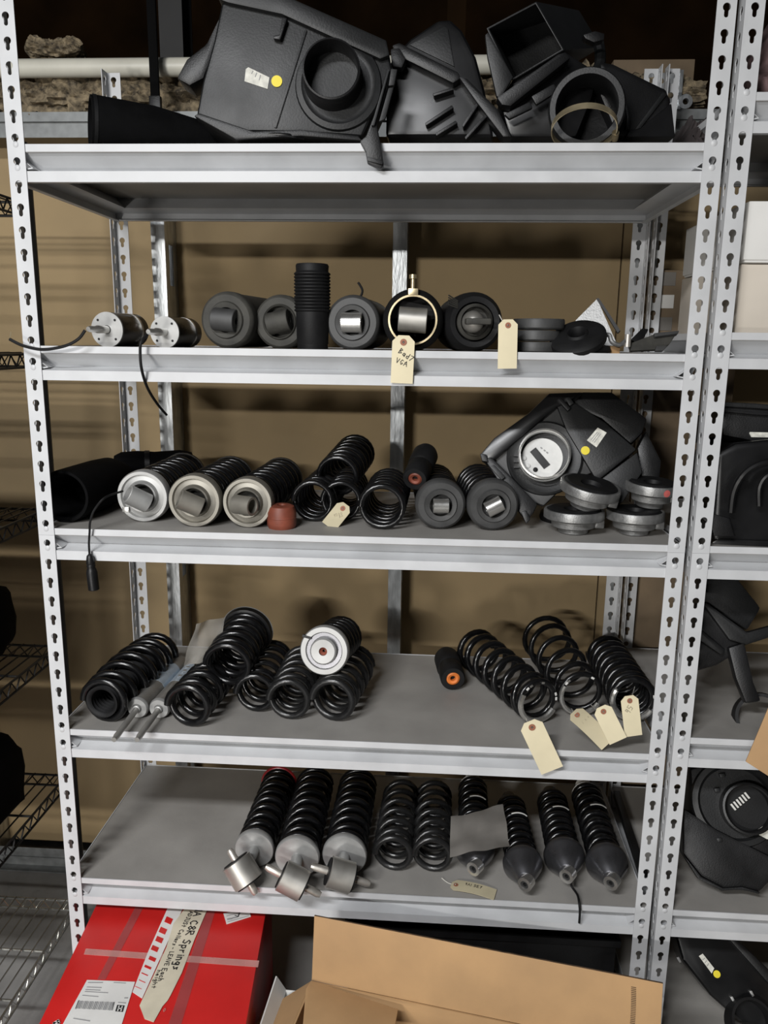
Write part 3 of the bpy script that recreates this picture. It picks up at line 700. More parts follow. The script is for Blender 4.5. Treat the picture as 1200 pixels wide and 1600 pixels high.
# black rubber mounts, the upper tilted on the lower
P = at(912, 535, 0.055)
o = thing('rubber_mount', 'flat black rubber mount lying on the second shelf under the tilted one', 'mount', (P.x, 0.06, D2))
MB().lathe([(0.012, 0.0), (0.046, 0.0), (0.050, 0.006), (0.047, 0.014), (0.03, 0.017), (0.012, 0.017)], 40, closed=True).build('pad', 'black_rubber', o)
A = at(902, 512, 0.035); A.z = D2+0.038
o = axis_thing('rubber_mount', 'black round rubber mount leaning at an angle on the second shelf', 'mount', A, A+Vector((0.28, 0.55, -0.85)))
MB().lathe([(0.012, 0.008), (0.017, 0.0), (0.020, 0.004), (0.042, 0.004), (0.050, 0.010), (0.050, 0.020), (0.012, 0.020)], 40, closed=True).build('pad', 'black_rubber', o)
MB().lathe([(0.0125, 0.018), (0, 0.018)], 20).build('bore', 'black_fabric', o)
n = FN(-0.25, -1, 0.25); P0 = at(942, 500, 0.14)
o = thing('metal_plate', 'thin triangular silver plate standing behind the rubber mounts', 'plate', (P0.x, 0.14, D2))
pp(o, 'sheet', 'cast_alloy', [(878, 540), (900, 500), (933, 467), (965, 540)], P0, n, 0, 0.002)
pp(o, 'folded_edge', 'dark_steel', [(932, 466), (936, 466), (969, 516), (965, 520)], P0, n, 0.008, 0.010)
# odd metal bits at the right end
o = thing('shackle', 'small brassy curved shackle beside the rubber mounts on the second shelf', 'hardware', (at(965, 540, 0.05).x, 0.05, D2))
c = o.location
MB().tube(smooth_path([at(942, 523, 0.05)-c, at(952, 524, 0.045)-c, at(956, 534, 0.04)-c, at(968, 539, 0.04)-c, at(978, 532, 0.045)-c], 6), 0.004, 8).build('bow', 'cast_alloy', o)
MB().lathe([(0.006, 0), (0.006, 0.022), (0, 0.022)], 14, Matrix.Translation(at(980, 542, 0.045)-c)).build('pin', 'zinc_bolt', o)
MB().box((-0.012, 0.004, 0), (0.006, 0.02, 0.014)).build('block', 'kraft', o, bevel=0.002)
n = FN(0.1, -1, 0.5); P0 = at(1030, 530, 0.06)
o = thing('metal_bracket', 'dull dark folded bracket at the right end of the second shelf', 'bracket', (P0.x, 0.06, D2))
pp(o, 'arm', 'dusty_mount', [(985, 536), (1022, 522), (1058, 520), (1046, 538), (1028, 546), (985, 548)], P0, n, 0, 0.008, 0.002)
pp(o, 'flange', 'grey_mount', [(1022, 520), (1062, 516), (1060, 521), (1024, 526)], P0, n, 0.008, 0.012, 0.002)
pp(o, 'tab', 'grey_mount', [(1026, 540), (1044, 540), (1036, 548), (1024, 548)], P0, n, 0.006, 0.006, 0.001)
pp(o, 'leg', 'black_plastic', [(986, 530), (1004, 512), (1014, 514), (1000, 540)], P0, n, -0.01, 0.02, 0.002)
# tags
manila_tag('manila tag with dark handwriting hanging below the brass clamp ring', at(631, 524, -0.006), at(627.5, 599, -0.004), 0.0395, Vector((0, -1, 0.05)), [('Bad7', 0.36, -0.22, 0.0095, -0.55), ('VGA', 0.56, -0.32, 0.0085, -0.35), ('-', 0.60, 0.08, 0.008, 0)], to=TAGTO)
manila_tag('blank manila tag hanging over the second shelf edge beside the steel rings', at(794, 499, -0.004), at(792.5, 576, -0.003), 0.0335, Vector((0.03, -1, 0.05)), to=at(780, 492, 0.02))

# ================================================================== third shelf
A, r = rest(99, 776, 42, D3); B = atz(215, 735, A.z)
o = axis_thing('rubber_boot', 'wide matt black rubber boot at left end of the third shelf', 'boot', A, A+(B-A).normalized()*0.24)
MB().lathe([(r*0.8, 0.12), (r*0.82, 0.006), (r*0.88, 0.0), (r*0.98, 0.0), (r, 0.006), (r, 0.14), (r*0.96, 0.19), (r*0.7, 0.235), (0, 0.24)], 40).build('boot_wall', 'black_fabric', o)
MB().lathe([(r*0.8, 0.12), (0, 0.12)], 30).build('inner_floor', 'black_fabric', o)
A = at(176, 722, 0.34); B = at(306, 702, 0.40); A.z = B.z = D3+0.074
o = axis_thing('rolled_bag', 'rolled black fabric bag behind the springs at left of the third shelf', 'bag', A, B)
L = (B-A).length
MB().lathe([(0, 0), (0.02, 0.004), (0.028, 0.02), (0.030, L*0.3), (0.027, L*0.5), (0.030, L*0.8), (0.024, L-0.01), (0, L)], 28).build('roll', 'black_fabric', o)
MB().lathe([(0.0305, L*0.38), (0.0305, L*0.44), (0.029, L*0.44), (0.029, L*0.38)], 28, closed=True).build('strap', 'black_plastic', o)
MB().box((-0.05, -0.0735, 0.0), (0.05, -0.02, L)).build('folded_end', 'black_fabric', o, bevel=0.02, seg=3)
GN = 'spring dampers lying on the third shelf'
def nickel(label, x, y, rpx, x2, y2, roll, tilt, face='nickel_mount', notch=False):
    A, r, B = px_axis(x, y, rpx, D3, x2, y2)
    B = A+(B-A).normalized()*min(0.30, (B-A).length)
    o = axis_thing('spring_damper', label, 'damper', A, B, GN); L = (B-A).length
    MB().lathe([(r*0.30, 0.016), (r*0.44, 0.012), (r*0.50, -0.004), (r*0.57, -0.005), (r*0.62, 0.004), (r*0.80, 0.006), (r*0.84, 0.0), (r*0.96, 0.0), (r, 0.004), (r, 0.022), (r*0.9, 0.026), (0, 0.026)], 48).build('spring_seat', face, o)
    MB().lathe([(r*0.42, 0.0125), (0, 0.0125)], 24).build('cup_floor', 'dusty_mount', o)
    eye_sleeve(o, r*0.37, r*0.86, -0.022, roll, face, 0.74, tilt=tilt)
    if notch: MB().box((r*0.55, -r*0.62, -0.0015), (r*0.80, -r*0.42, 0.004)).build('slot', 'bright_steel', o, bevel=0.0008)
    MB().lathe([(r*0.55, 0.026), (r*0.55, L*0.6), (r*0.35, L*0.62), (r*0.35, L)], 24).build('body', 'black_plastic', o)
    spring(None, None, r*0.98, None, 8, r*0.13, parent=o, z0=0.024, L=L-0.02)
    MB().lathe([(r*1.0, L-0.008), (r*1.0, L), (0, L)], 36).build('end_ring', 'black_plastic', o)
    return o, A, r
d1, A1, r1 = nickel('spring damper with polished silver seat and slotted rim, leftmost on the third shelf', 222, 776, 41, 288, 742, R(35), R(28), 'alloy', True)
d2, A2, r2 = nickel('spring damper with satin nickel seat, second from left on the third shelf', 303, 783, 42, 362, 748, R(28), R(20))
d3, A3, r3 = nickel('spring damper with satin nickel seat behind the red rubber stop', 386, 786, 40, 440, 748, R(0), R(-22))
e = A1+Vector((-0.035, -0.01, 0.012))
c = cable('black sensor cable with a plug hanging over the third shelf edge', [e, at(165, 777, 0.0), at(148, 796, -0.008), at(141, 815, -0.012), at(140, 832, -0.008), at(139, 850, -0.006), at(140, 868, -0.006)], 0.0022)
q0 = at(140, 866, -0.006)-e; q1 = at(147, 922, -0.006)-e
M = axis_M(q0, q1); L = (q1-q0).length
MB().lathe([(0.003, 0), (0.006, 0.003), (0.0075, 0.01), (0.0085, 0.018), (0.0075, 0.020), (0.0085, 0.023), (0.0075, 0.026), (0.009, 0.030), (0.0105, 0.036), (0.0105, L*0.98), (0.008, L), (0, L)], 18, M).build('plug', 'black_plastic', c)
MB().box((-0.009, -0.006, L*0.55), (0.012, 0.006, L*0.97)).build('plug_latch', 'black_rubber', c, bevel=0.002).matrix_local = M
# red rubber stop
P = atz(437, 828, D3)
o = thing('bump_stop', 'dark red rubber bump stop standing on the third shelf edge', 'bump stop', (P.x, P.y+0.022, D3)); k = mpp(P)*23
MB().lathe([(0, 0), (k*0.9, 0), (k, k*0.2), (k, k*1.1), (k*0.86, k*1.5), (k*0.6, k*1.62), (k*0.3, k*1.6), (k*0.25, k*1.2), (0, k*1.2)], 36).build('stop', 'red_rubber', o)
MB().lathe([(k*1.003, k*0.72), (k*1.02, k*0.76), (k*1.003, k*0.80)], 36).build('moulding_line', 'red_rubber', o)
G3 = 'black coil springs in the middle of the third shelf'
A, r, B = px_axis(487, 784, 34, D3, 518, 752)
spring('black coil spring left of the pile and behind the red stop, third shelf', A, r, A+(B-A).normalized()*0.2, 7, 0.0052, group=G3)
S4 = A
A, r, B = px_axis(532, 784, 33, D3, 552, 748)
spring('black coil spring lying behind the small manila tag on the third shelf', A, r, A+(B-A).normalized()*0.2, 7, 0.0052, group=G3)
S5 = A; RS5 = r
A, r, B = px_axis(596, 793, 38, D3, 613, 752)
spring('black coil spring right of the pile with wide open end, third shelf', A, r, A+(B-A).normalized()*0.21, 7, 0.0060, group=G3)
Y = S5.y+0.045; A = at(526, 745, Y); B = at(557, 706, Y+0.19)
spring('black coil spring piled on top of two others on the third shelf', A, 34*mpp(A), B, 7, 0.0056, group=G3)
P = S5+Vector((0, -0.03, 0))
manila_tag('small creased manila tag with faint writing leaning on the spring pile', at(541, 788, S5.y-0.022), at(513, 823, S5.y-0.038), 0.036, Vector((-0.15, -1, 0.9)), [('9500', 0.62, -0.1, 0.006, 0.9), ('BA', 0.52, 0.20, 0.005, 0.9)], mt='manila_dull', ink='pale_ink', to=S5+Vector((0.01, -0.004, -RS5*0.55)))
# foam-ended bump rubber on top
def bump_tube(label, A, r, B, mtend):
    o = axis_thing('bump_rubber', label, 'bump stop', A, B); L = (B-A).length
    MB().lathe([(r*0.5, 0.012), (r*0.56, 0.0), (r*0.9, 0.0), (r, 0.006), (r, L*0.42), (r*0.93, L*0.45), (r*1.06, L*0.49), (r*1.06, L*0.9), (r*0.9, L), (0, L)], 36).build('tube', 'black_rubber', o)
    MB().lathe([(r*0.20, 0.012), (r*0.22, 0.003), (r*0.40, 0.001), (r*0.57, 0.004), (r*0.52, 0.02), (r*0.2, 0.02)], 28, closed=True).build('foam_core', mtend, o)
    return o
A7, r7, B7 = px_axis(689, 790, 40, D3, 676, 752)
A8, r8, B8 = px_axis(772, 791, 41, D3, 742, 754)
A = at(648, 749, A7.y+0.04); B = at(666, 708, A7.y+0.15)
bump_tube('black bump rubber with red-brown core resting on top of the third shelf parts', A, 20*mpp(A), B, 'red_rubber')
grey_damper('dark grey damper seat with upright white sleeve, right of the bump rubber', A7, r7, A7+(B7-A7).normalized()*0.26, R(0), 'grey_mount', 'bright_steel', GN, cup=0.42, ey=0.29, bore=0.3)
grey_damper('dark grey damper seat with slanted white sleeve touching the metered air box', A8, r8, A8+(B8-A8).normalized()*0.26, R(-28), 'grey_mount', 'bright_steel', GN, cup=0.44, ey=0.31, bore=0.3)
# air box with a meter seen in its port
n = FN(-0.10, -1, 0.32); P0 = at(850, 712, A8.y+0.075)
o = thing('air_box', 'black air box tipped on edge with a dial meter in its port', 'air box', (P0.x, P0.y+0.05, D3))
pp(o, 'face_plate', 'cast_alloy', [(757, 713), (792, 688), (868, 628), (888, 640), (935, 735), (900, 748), (870, 770), (850, 790), (832, 784), (776, 738)], P0, n, 0, 0.03, 0.004)
o.children[-1].data.materials[0] = MATS['grey_mount']
pp(o, 'upper_rim', 'black_plastic', [(750, 710), (772, 684), (826, 645), (858, 614), (912, 612), (884, 630), (870, 636), (796, 698), (764, 724)], P0, n, 0.018, 0.07, 0.005)
pp(o, 'lower_rim', 'black_plastic', [(756, 716), (768, 714), (802, 748), (840, 788), (834, 800), (826, 810), (816, 806), (790, 768)], P0, n, 0.020, 0.03, 0.003)
pp(o, 'clip', 'worn_plastic', [(750, 708), (760, 710), (763, 722), (753, 720)], P0, n, 0.026, 0.02, 0.002)
pp(o, 'clip', 'worn_plastic', [(765, 729), (772, 726), (790, 745), (784, 750)], P0, n, 0.028, 0.008, 0.001)
pp(o, 'clip', 'worn_plastic', [(814, 800), (822, 797), (829, 811), (822, 818)], P0, n, 0.026, 0.012, 0.002)
pp(o, 'side_panel', 'worn_plastic', [(868, 628), (888, 622), (946, 660), (995, 702), (938, 748), (928, 744), (885, 672)], P0, n, 0.012, 0.10, 0.004)
pp(o, 'side_panel', 'worn_plastic', [(938, 749), (996, 706), (1004, 738), (972, 786), (952, 776)], P0, n, 0.004, 0.09, 0.004)
pp(o, 'duct', 'black_plastic', [(884, 630), (910, 612), (956, 612), (1012, 654), (1004, 676), (986, 694), (940, 654)], P0, n, -0.02, 0.09, 0.006)
pp(o, 'duct', 'black_plastic', [(996, 700), (1010, 672), (1034, 720), (1030, 760), (1004, 770)], P0, n, -0.03, 0.06, 0.006)
pp(o, 'hinge_tab', 'worn_plastic', [(883, 622), (890, 620), (897, 630), (890, 634)], P0, n, 0.024, 0.02, 0.001)
pp(o, 'hinge_tab', 'black_plastic', [(871, 624), (877, 622), (892, 638), (887, 642)], P0, n, 0.024, 0.02, 0.001)
k = mpp(P0)
pl(o, 'port_collar', 'worn_plastic', 851, 716, P0, n, 0.0, [(59*k, 0), (58*k, 0.006), (55*k, 0.008), (47*k, 0.005), (0, 0.004)], 56)
pl(o, 'port', 'bright_steel', 850, 713, P0, n, 0.0, [(36*k, 0.004), (36*k, 0.030), (37*k, 0.032), (39.5*k, 0.031), (40*k, 0.026), (40*k, 0.004)], 56)
o.children[-1].data.materials[0] = MATS['gloss_plastic']
pl(o, 'port_lip', 'alloy', 850, 713, P0, n, 0.0315, [(37*k, 0), (38*k, 0.0012), (39*k, 0)], 56, closed=True)
mt_ = pl(o, 'meter', 'meter_face', 847, 716, P0, n, 0.008, [(0, 0.0), (31.5*k, 0.0), (31.5*k, -0.0035), (0, -0.0035)], 48)
mt_['label'] = 'pale dial with small window and buttons'
pp(mt_, 'window', 'dark_steel', [(828, 706), (837, 699), (860, 726), (850, 733)], P0, n, 0.0092, 0.001)
pp(mt_, 'window_glass', 'gloss_plastic', [(830, 706.5), (836.5, 701.5), (856, 725), (849, 730)], P0, n, 0.0098, 0.0005)
for bx, by, mm in ((819, 716, 'meter_face'), (825, 728, 'meter_face'), (836.5, 734, 'black_rubber')):
    pl(mt_, 'button', mm, bx, by, P0, n, 0.0082, [(3.6*k, 0), (3.6*k, 0.002), (2.8*k, 0.0026), (0, 0.0026)], 20)
for xx in (845, 850, 854):
    pp(mt_, 'print', 'grey_ink', [(xx, 698+(xx-845)*0.8), (xx+3, 700+(xx-845)*0.8), (xx+2, 702+(xx-845)*0.8), (xx-1, 700+(xx-845)*0.8)], P0, n, 0.0085, 0.0004)
for i in range(3):
    pp(o, 'vent_rib', 'black_plastic', [(803, 711+i*9), (812, 711+i*9), (812, 713+i*9), (803, 713+i*9)], P0, n, 0.012, 0.01)
sticker_set(o, P0, n, 0.0130, [(917, 688), (934, 668), (948, 676), (932, 699)], (914.5, 704), 0.0085)
# cup shaped spring seats at the right of the third shelf
GC = 'cast cup-shaped spring seats on the third shelf'
def cup(label, loc, R0, H, tilt=(0, 0), mark=False):
    q = Matrix.Rotation(tilt[0], 3, 'X') @ Matrix.Rotation(tilt[1], 3, 'Y')
    o = thing('mount_cup', label, 'spring seat', loc, GC, q.to_quaternion())
    MB().lathe([(0, 0), (R0*0.44, 0), (R0*0.50, H*0.05), (R0*0.50, H*0.20), (R0*0.55, H*0.27), (R0*0.72, H*0.30), (R0*0.74, H*0.54), (R0*0.78, H*0.58), (R0*0.95, H*0.62), (R0, H*0.66), (R0, H*0.94), (R0*0.97, H), (R0*0.90, H), (R0*0.88, H*0.8), (0, H*0.8)], 52).build('casting', 'cast_alloy', o)
    MB().lathe([(R0*0.89, H*0.82), (R0*0.89, H*0.98), (R0*0.80, H*1.06), (R0*0.35, H*1.02), (R0*0.3, H*0.86), (0, H*0.86)], 44).build('rubber_pad', 'black_rubber', o)
    MB().box((R0*0.66, -R0*0.26, H*0.26), (R0*0.98, R0*0.10, H*0.62)).build('lug', 'cast_alloy', o, bevel=0.003)
    if mark: MB().lathe([(0.007, 0), (0, 0.0006)], 14, axis_M((R0*0.30, -R0*0.957, H*0.80), (R0*0.30*2, -R0*0.957*2, H*0.80))).build('paint_mark', 'red_mark', o)
    return o
P = atz(898, 836, D3); k = mpp(P); pl_y = P.y+0.022
cup('lower cast spring seat of the left pair at right of the third shelf', (P.x, pl_y, D3), 47*k, 38*k)
P2 = at(917, 768, pl_y); cup('upper cast spring seat tilted on the left pair, third shelf', (at(913, 800, pl_y).x, pl_y, D3+41*k), 47*k, 40*k, (R(10), R(9)))
P = atz(994, 838, D3); pl_y = P.y+0.022
cup('lower cast spring seat of the right pair beside the shelf post, third shelf', (P.x, pl_y, D3), 45*k, 38*k, (0, 0))
cup('upper cast spring seat with a red mark on the right pair, third shelf', (at(1014, 800, pl_y+0.02).x, pl_y+0.02, D3+41*k), 41*k, 40*k, (R(4), R(2)), True)
P = at(885, 792, 0.16)
o = thing('rubber_mount', 'flat black rubber mount lying behind the left pair of cast seats', 'mount', (P.x, 0.20, D3))
MB().lathe([(0.01, 0), (0.045, 0), (0.048, 0.006), (0.045, 0.018), (0.03, 0.024), (0.01, 0.024)], 36, closed=True).build('pad', 'black_rubber', o)

# ================================================================== fourth shelf
G4 = 'black coil springs on the fourth shelf'
A, r, B = px_axis(158, 1098, 37, D4, 240, 1026)
Lb = 0.28; B = A+(B-A).normalized()*Lb
o = axis_thing('coil_spring', 'large black barrel spring around a ribbed sleeve, leftmost on the fourth shelf', 'spring', A, B, G4)
MB().tube(coil_pts(r*0.88, r*0.95, Lb, 7, 0.0078, rmid=r*0.18), 0.0078, 10).build('coil', 'spring_enamel', o)
pr = []
for i in range(24): pr += [(r*0.70, 0.002+i*0.010), (r*0.62, 0.007+i*0.010)]
for i in range(23, -1, -1): pr += [(r*0.52, 0.007+i*0.010), (r*0.60, 0.002+i*0.010)]
MB().lathe(pr, 36, closed=True).build('ribbed_sleeve', 'black_rubber', o, smooth=70)
MB().lathe([(r*0.53, 0.20), (0, 0.20)], 20).build('sleeve_end', 'black_fabric', o)
MB().box((-0.008, r*1.00, 0.085), (0.004, r*1.10, 0.092)).build('paint_mark', 'blue_mark', o, bevel=0.001)
GS = 'slim grey dampers on the fourth shelf'
def slim(label, x, y, rpx, x2, y2, xr, yr):
    A, r, B = px_axis(x, y, rpx, D4, x2, y2); B = A+(B-A).normalized()*0.24
    o = axis_thing('slim_damper', label, 'damper', A, B, GS); L = 0.24
    MB().lathe([(0, 0.002), (r*0.35, 0.002), (r*0.45, 0.0), (r*0.9, 0.0), (r, 0.005), (r, 0.008)], 32).build('end_cap', 'alloy', o)
    MB().lathe([(r*0.97, 0.008), (r*0.97, L*0.40)], 32).build('tube', 'damper_grey', o)
    lb = MB().lathe([(r*0.98, L*0.40), (r*0.98, L*0.80)], 32).build('printed_band', 'damper_blue', o)
    MB().lathe([(r*0.97, L*0.80), (r*0.97, L), (0, L)], 32).build('tube', 'damper_grey', o)
    Q = at(xr, yr, 0.0)
    q = o.rotation_quaternion.inverted() @ (atz(xr, yr, A.z-0.004)-A)
    MB().tube([Vector((0, 0, 0.002)), q*0.90, q*0.92, q], 0.0055, 12, rad=[0.0062, 0.0062, 0.0052, 0.0050]).build('rod', 'damper_grey', o)
    MB().lathe([(r*0.36, 0.002), (r*0.36, -0.005), (r*0.2, -0.007)], 20).build('seal', 'alloy', o)
    for t in (0.50, 0.62, 0.70):
        MB().box((-0.004, r*0.975, L*t), (0.004, r*0.99, L*(t+0.03))).build('print', 'damper_grey', lb)
    return o
slim('slim grey damper with blue-silver band, left one of two lying on the fourth shelf', 214, 1107, 17, 276, 1040, 178, 1156)
slim('slim grey damper with pale band, right one of two half under a spring', 248, 1108, 16.5, 306, 1042, 214, 1156)
A, r, B = px_axis(290, 1106, 38, D4, 348, 1040); B = A+(B-A).normalized()*0.20
spring('black coil spring with large open end in front of the pale damper, fourth shelf', A, r, B, 5.5, 0.0076, group=G4)
Al = A
Y = A.y+0.075; A = at(353, 1042, Y); B = at(386, 986, Y+0.16); k = mpp(A)
o = axis_thing('coil_spring', 'black coil spring with a white-rimmed end cup, highest on the fourth shelf at left', 'spring', A, B, G4); L = (B-A).length
MB().tube(coil_pts(34*k, 34*k, L, 5.5, 0.0074), 0.0074, 10).build('coil', 'spring_enamel', o)
MB().lathe([(38*k, L-0.012), (43*k, L-0.010), (44*k, L+0.006), (0, L+0.006)], 44).build('end_cup', 'black_plastic', o)
MB().tube([Vector((44*k*math.cos(R(a)), 44*k*math.sin(R(a)), L+0.004)) for a in range(0, 361, 10)], 0.0012, 6).build('cup_rim', 'alloy', o)
for lab, x, y, rp, x2, y2, tn, mt_, wr in (('black coil spring with dark end behind the big pile, third along the fourth shelf', 396, 1086, 34, 424, 1034, 5.5, 'spring_enamel', 0.0068),
        ('dusty coil spring left under the silver-seated spring, fourth shelf', 449, 1096, 36, 476, 1034, 6, 'spring_dusty', 0.0072),
        ('dusty coil spring right under the silver-seated spring, fourth shelf', 517, 1097, 38, 551, 1042, 5.5, 'spring_dusty', 0.0078)):
    A, r, B = px_axis(x, y, rp, D4, x2, y2); B = A+(B-A).normalized()*0.21
    s_ = spring(lab, A, r, B, tn, wr, mt_, group=G4)
    if 'behind' in lab: MB().box((-0.003, 0, -0.003), (0.004, 0.0045, 0.003)).build('paint_mark', 'label_paper', s_, bevel=0.0006).location = Vector((r*0.35, r*0.9, 0.105))
Y = A.y+0.03; A = at(506, 1017, Y); B = at(534, 994, Y+0.17); k = mpp(A); r = 39*k
o = axis_thing('spring_damper', 'coil spring with round silver seat facing out, on top of two dusty springs', 'damper', A, B); L = (B-A).length
MB().lathe([(r*0.15, 0.012), (r*0.17, -0.008), (r*0.48, -0.009), (r*0.54, -0.006), (r*0.56, 0.004), (r*0.72, 0.004), (r*0.76, 0.0), (r*0.95, 0.0), (r, 0.004), (r, 0.016), (r*0.8, 0.018), (0, 0.018)], 52).build('spring_seat', 'alloy', o)
MB().lathe([(r*0.55, 0.0035), (r*0.72, 0.0035), (r*0.72, 0.005), (r*0.55, 0.005)], 44, closed=True).build('groove', 'cone_graphite', o)
MB().lathe([(r*0.06, 0.0), (r*0.16, -0.004), (r*0.16, 0.006), (r*0.06, 0.006)], 20, closed=True).build('bush', 'red_rubber', o)
MB().box((r*0.62, r*0.30, -0.0012), (r*1.0, r*0.40, 0.006)).build('slot', 'dark_steel', o).rotation_euler.z = R(12)
spring(None, None, r*0.95, None, 6, 0.0062, parent=o, z0=0.016, L=L-0.016)
# clear bag between the dampers and the upper spring
def sheet(name, label, cat, pts, mt, nx=10, ny=8, amp=0.004, seed=1, thick=0.0006):
    P = [Vector(p) for p in pts]; rnd = random.Random(seed); vs = []; fs = []
    nrm = (P[1]-P[0]).cross(P[3]-P[0]).normalized()
    from mathutils import noise
    for j in range(ny+1):
        for i in range(nx+1):
            u, v = i/nx, j/ny; p = P[0].lerp(P[1], u).lerp(P[3].lerp(P[2], u), v)
            vs.append(p+nrm*amp*noise.noise(Vector((u*3+seed, v*3, 0.3)))*2)
    k = len(vs); vs += [p-nrm*thick for p in vs]; W_ = nx+1
    for j in range(ny):
        for i in range(nx):
            a = j*W_+i; fs += [(a, a+1, a+W_+1, a+W_), (k+a+1, k+a, k+a+W_, k+a+W_+1)]
    c = P[0]
    o = MB().add([v-c for v in vs], fs).build(name, mt, smooth=60); o.location = c
    return tag(o, label, cat)
yb = Al.y+0.12
sheet('plastic_bag', 'clear grey plastic sheet standing behind the slim dampers on the fourth shelf', 'bag', [at(306, 974, yb), at(352, 963, yb+0.04), at(338, 1032, yb+0.02), at(286, 1040, yb-0.02)], 'clear_film', amp=0.006, seed=4)
A, r, B = px_axis(708, 1061, 19.5, D4, 697, 1026)
bump_tube('black bump rubber with bright orange core alone on the fourth shelf', A, r, B, 'orange_foam')
GR = 'tagged springs at right of the fourth shelf'
def flecked(label, A, r, B, turns, wire, group, r1=None, seed=1):
    s_ = spring(label, A, r, B, turns, wire, group=group, r1=r1); rnd = random.Random(seed)
    for i in range(9):
        a = R(rnd.uniform(20, 340)); rr = r-wire
        MB().box((-0.0035, -0.0022, -0.001), (0.0035, 0.0022, 0.001)).build('bare_patch', 'label_paper' if i % 3 else 'bright_steel', s_, bevel=0.0006).matrix_local = Matrix.Translation((rr*math.cos(a), rr*math.sin(a), wire*0.06+0.0008)) @ Matrix.Rotation(a+math.pi/2, 4, 'Z')
    MB().tube([Vector(((r-wire)*math.cos(R(a)), (r-wire)*math.sin(R(a)), wire*0.25)) for a in range(-150, 40, 10)], wire*0.82, 8).build('bare_end', 'bright_steel', s_)
    return s_
A, r, B = px_axis(842, 1097, 37, D4, 762, 1030); B = A+(B-A).normalized()*0.31
flecked('long tapered black spring with bare metal end, left of the tagged three', A, r, B, 7.5, 0.0074, GR, r*1.08, 1); TA = A; TR = r
A, r, B = px_axis(909, 1086, 37, D4, 852, 1008); B = A+(B-A).normalized()*0.30+Vector((0, 0, 0.018))
flecked('open wound black spring with bare metal end, middle of the tagged three', A, r, B, 5.5, 0.0064, GR, r*1.18, 2); TB = A
A, r, B = px_axis(990, 1094, 38, D4, 950, 1026); B = A+(B-A).normalized()*0.27
flecked('close wound black spring with bare metal end beside the right post', A, r, B, 8, 0.0078, GR, r*0.95, 5); TC = A
f4 = lambda x, y, Y: at(x, y, Y)
manila_tag('blank manila tag hanging over the fourth shelf edge from the long tapered spring', f4(827, 1127, -0.010), f4(863, 1204, -0.012), 0.045, Vector((-0.1, -1, 0.25)), to=TA+Vector((-0.025, -0.004, -TR*0.75)))
manila_tag('dull curled manila tag with faint writing on the fourth shelf deck', f4(896, 1112, 0.010), f4(950, 1163, 0.006), 0.034, Vector((-0.5, -1, 0.5)), [('7VV', 0.35, -0.2, 0.009, 0.1)], curl=-0.008, mt='manila_dull', ink='pale_ink', to=TB+Vector((-0.02, -0.004, -0.03)))
manila_tag('blank manila tag leaning between two others at right of the fourth shelf', f4(939, 1104, 0.006), f4(966, 1158, -0.003), 0.036, Vector((-0.1, -1, 0.3)), to=TB+Vector((0.02, -0.004, -0.02)))
manila_tag('manila tag with pencilled 95 hanging in the spring beside the right post', f4(983, 1087, 0.012), f4(990, 1150, 0.004), 0.034, Vector((0.05, -1, 0.3)), [('95', 0.45, -0.12, 0.011, 0.9)], ink='pale_ink', to=TC+Vector((0.0, 0.0, 0.03)))

# ================================================================== fifth shelf
G5 = 'spring dampers with bolted bushes on the fifth shelf'
def bolted(label, x, y, rpx, x2, y2, bx, by, p, q, red=False, hz=0.024):
    A, r, B = px_axis(x, y, rpx, D5, x2, y2); B = A+(B-A).normalized()*min(0.40, (B-A).length)
    o = axis_thing('spring_damper', label, 'damper', A, B, G5); L = (B-A).length
    MB().lathe([(0, -0.001), (r*0.55, -0.001), (r*0.60, 0.0), (r*0.96, 0.0), (r, 0.003), (r, 0.012), (r*0.96, 0.016), (0, 0.016)], 48).build('spring_seat', 'alloy', o)
    MB().lathe([(r*0.5, 0.016), (r*0.5, L)], 24).build('body', 'black_plastic', o)
    spring(None, None, r*0.99, None, 8.5, 0.0070, parent=o, z0=0.014, L=L-0.014)
    if red: MB().tube([Vector((r*0.92*math.cos(R(a)), r*0.92*math.sin(R(a)), L-0.004)) for a in range(0, 200, 12)], 0.0062, 8).build('red_coil', 'red_paint', o)
    qi = o.rotation_quaternion.inverted()
    zb = A.z-0.004; C = atz(bx, by, zb); P = atz(p[0], p[1], zb+hz); Q = atz(q[0], q[1], zb-hz*0.75)
    d = (Q-P).normalized(); c = qi @ (C-A); a = qi @ d; hl = 0.0255; k = 24*mpp(C)
    M = axis_M(c-a*hl, c)
    MB().lathe([(k*0.5, 0.0), (k*0.86, 0.0), (k*0.9, -0.0005), (k, 0.001), (k, 2*hl-0.001), (k*0.9, 2*hl), (k*0.5, 2*hl)], 40, M).build('bush', 'brushed_bush', o)
    for s_ in (0, 1):
        MB().lathe([(k*0.86, 0), (k*0.86, 0.0025), (k*0.3, 0.003)], 30, axis_M(c+a*(hl*(1 if s_ else -1)), c+a*(hl*(1 if s_ else -1))*1+a*(1 if s_ else -1)) if True else None).build('bush_rubber', 'black_rubber', o)
    lb = 0.5*(Q-P).length
    for s_ in (-1, 1):
        e = c+a*(s_*(hl+0.001)); f = c+a*(s_*lb)
        MB().tube([e, e.lerp(f, 0.8), f], 0.007, 14, rad=[0.0078, 0.0078, 0.0055]).build('mounting_ear', 'zinc_bolt', o)
    MB().tube([Vector((0, 0, 0.0)), c], 0.012, 14).build('stem', 'alloy', o)
    return o
bolted('spring damper with silver bush and red end coil, leftmost on the fifth shelf', 397, 1328, 31, 437, 1222, 379, 1362, (360, 1328), (402, 1398), True, 0.044)
bolted('spring damper with silver bolted bush, middle one of three on the fifth shelf', 464, 1341, 35, 493, 1222, 458, 1376, (414, 1354), (500, 1399), False, 0.030)
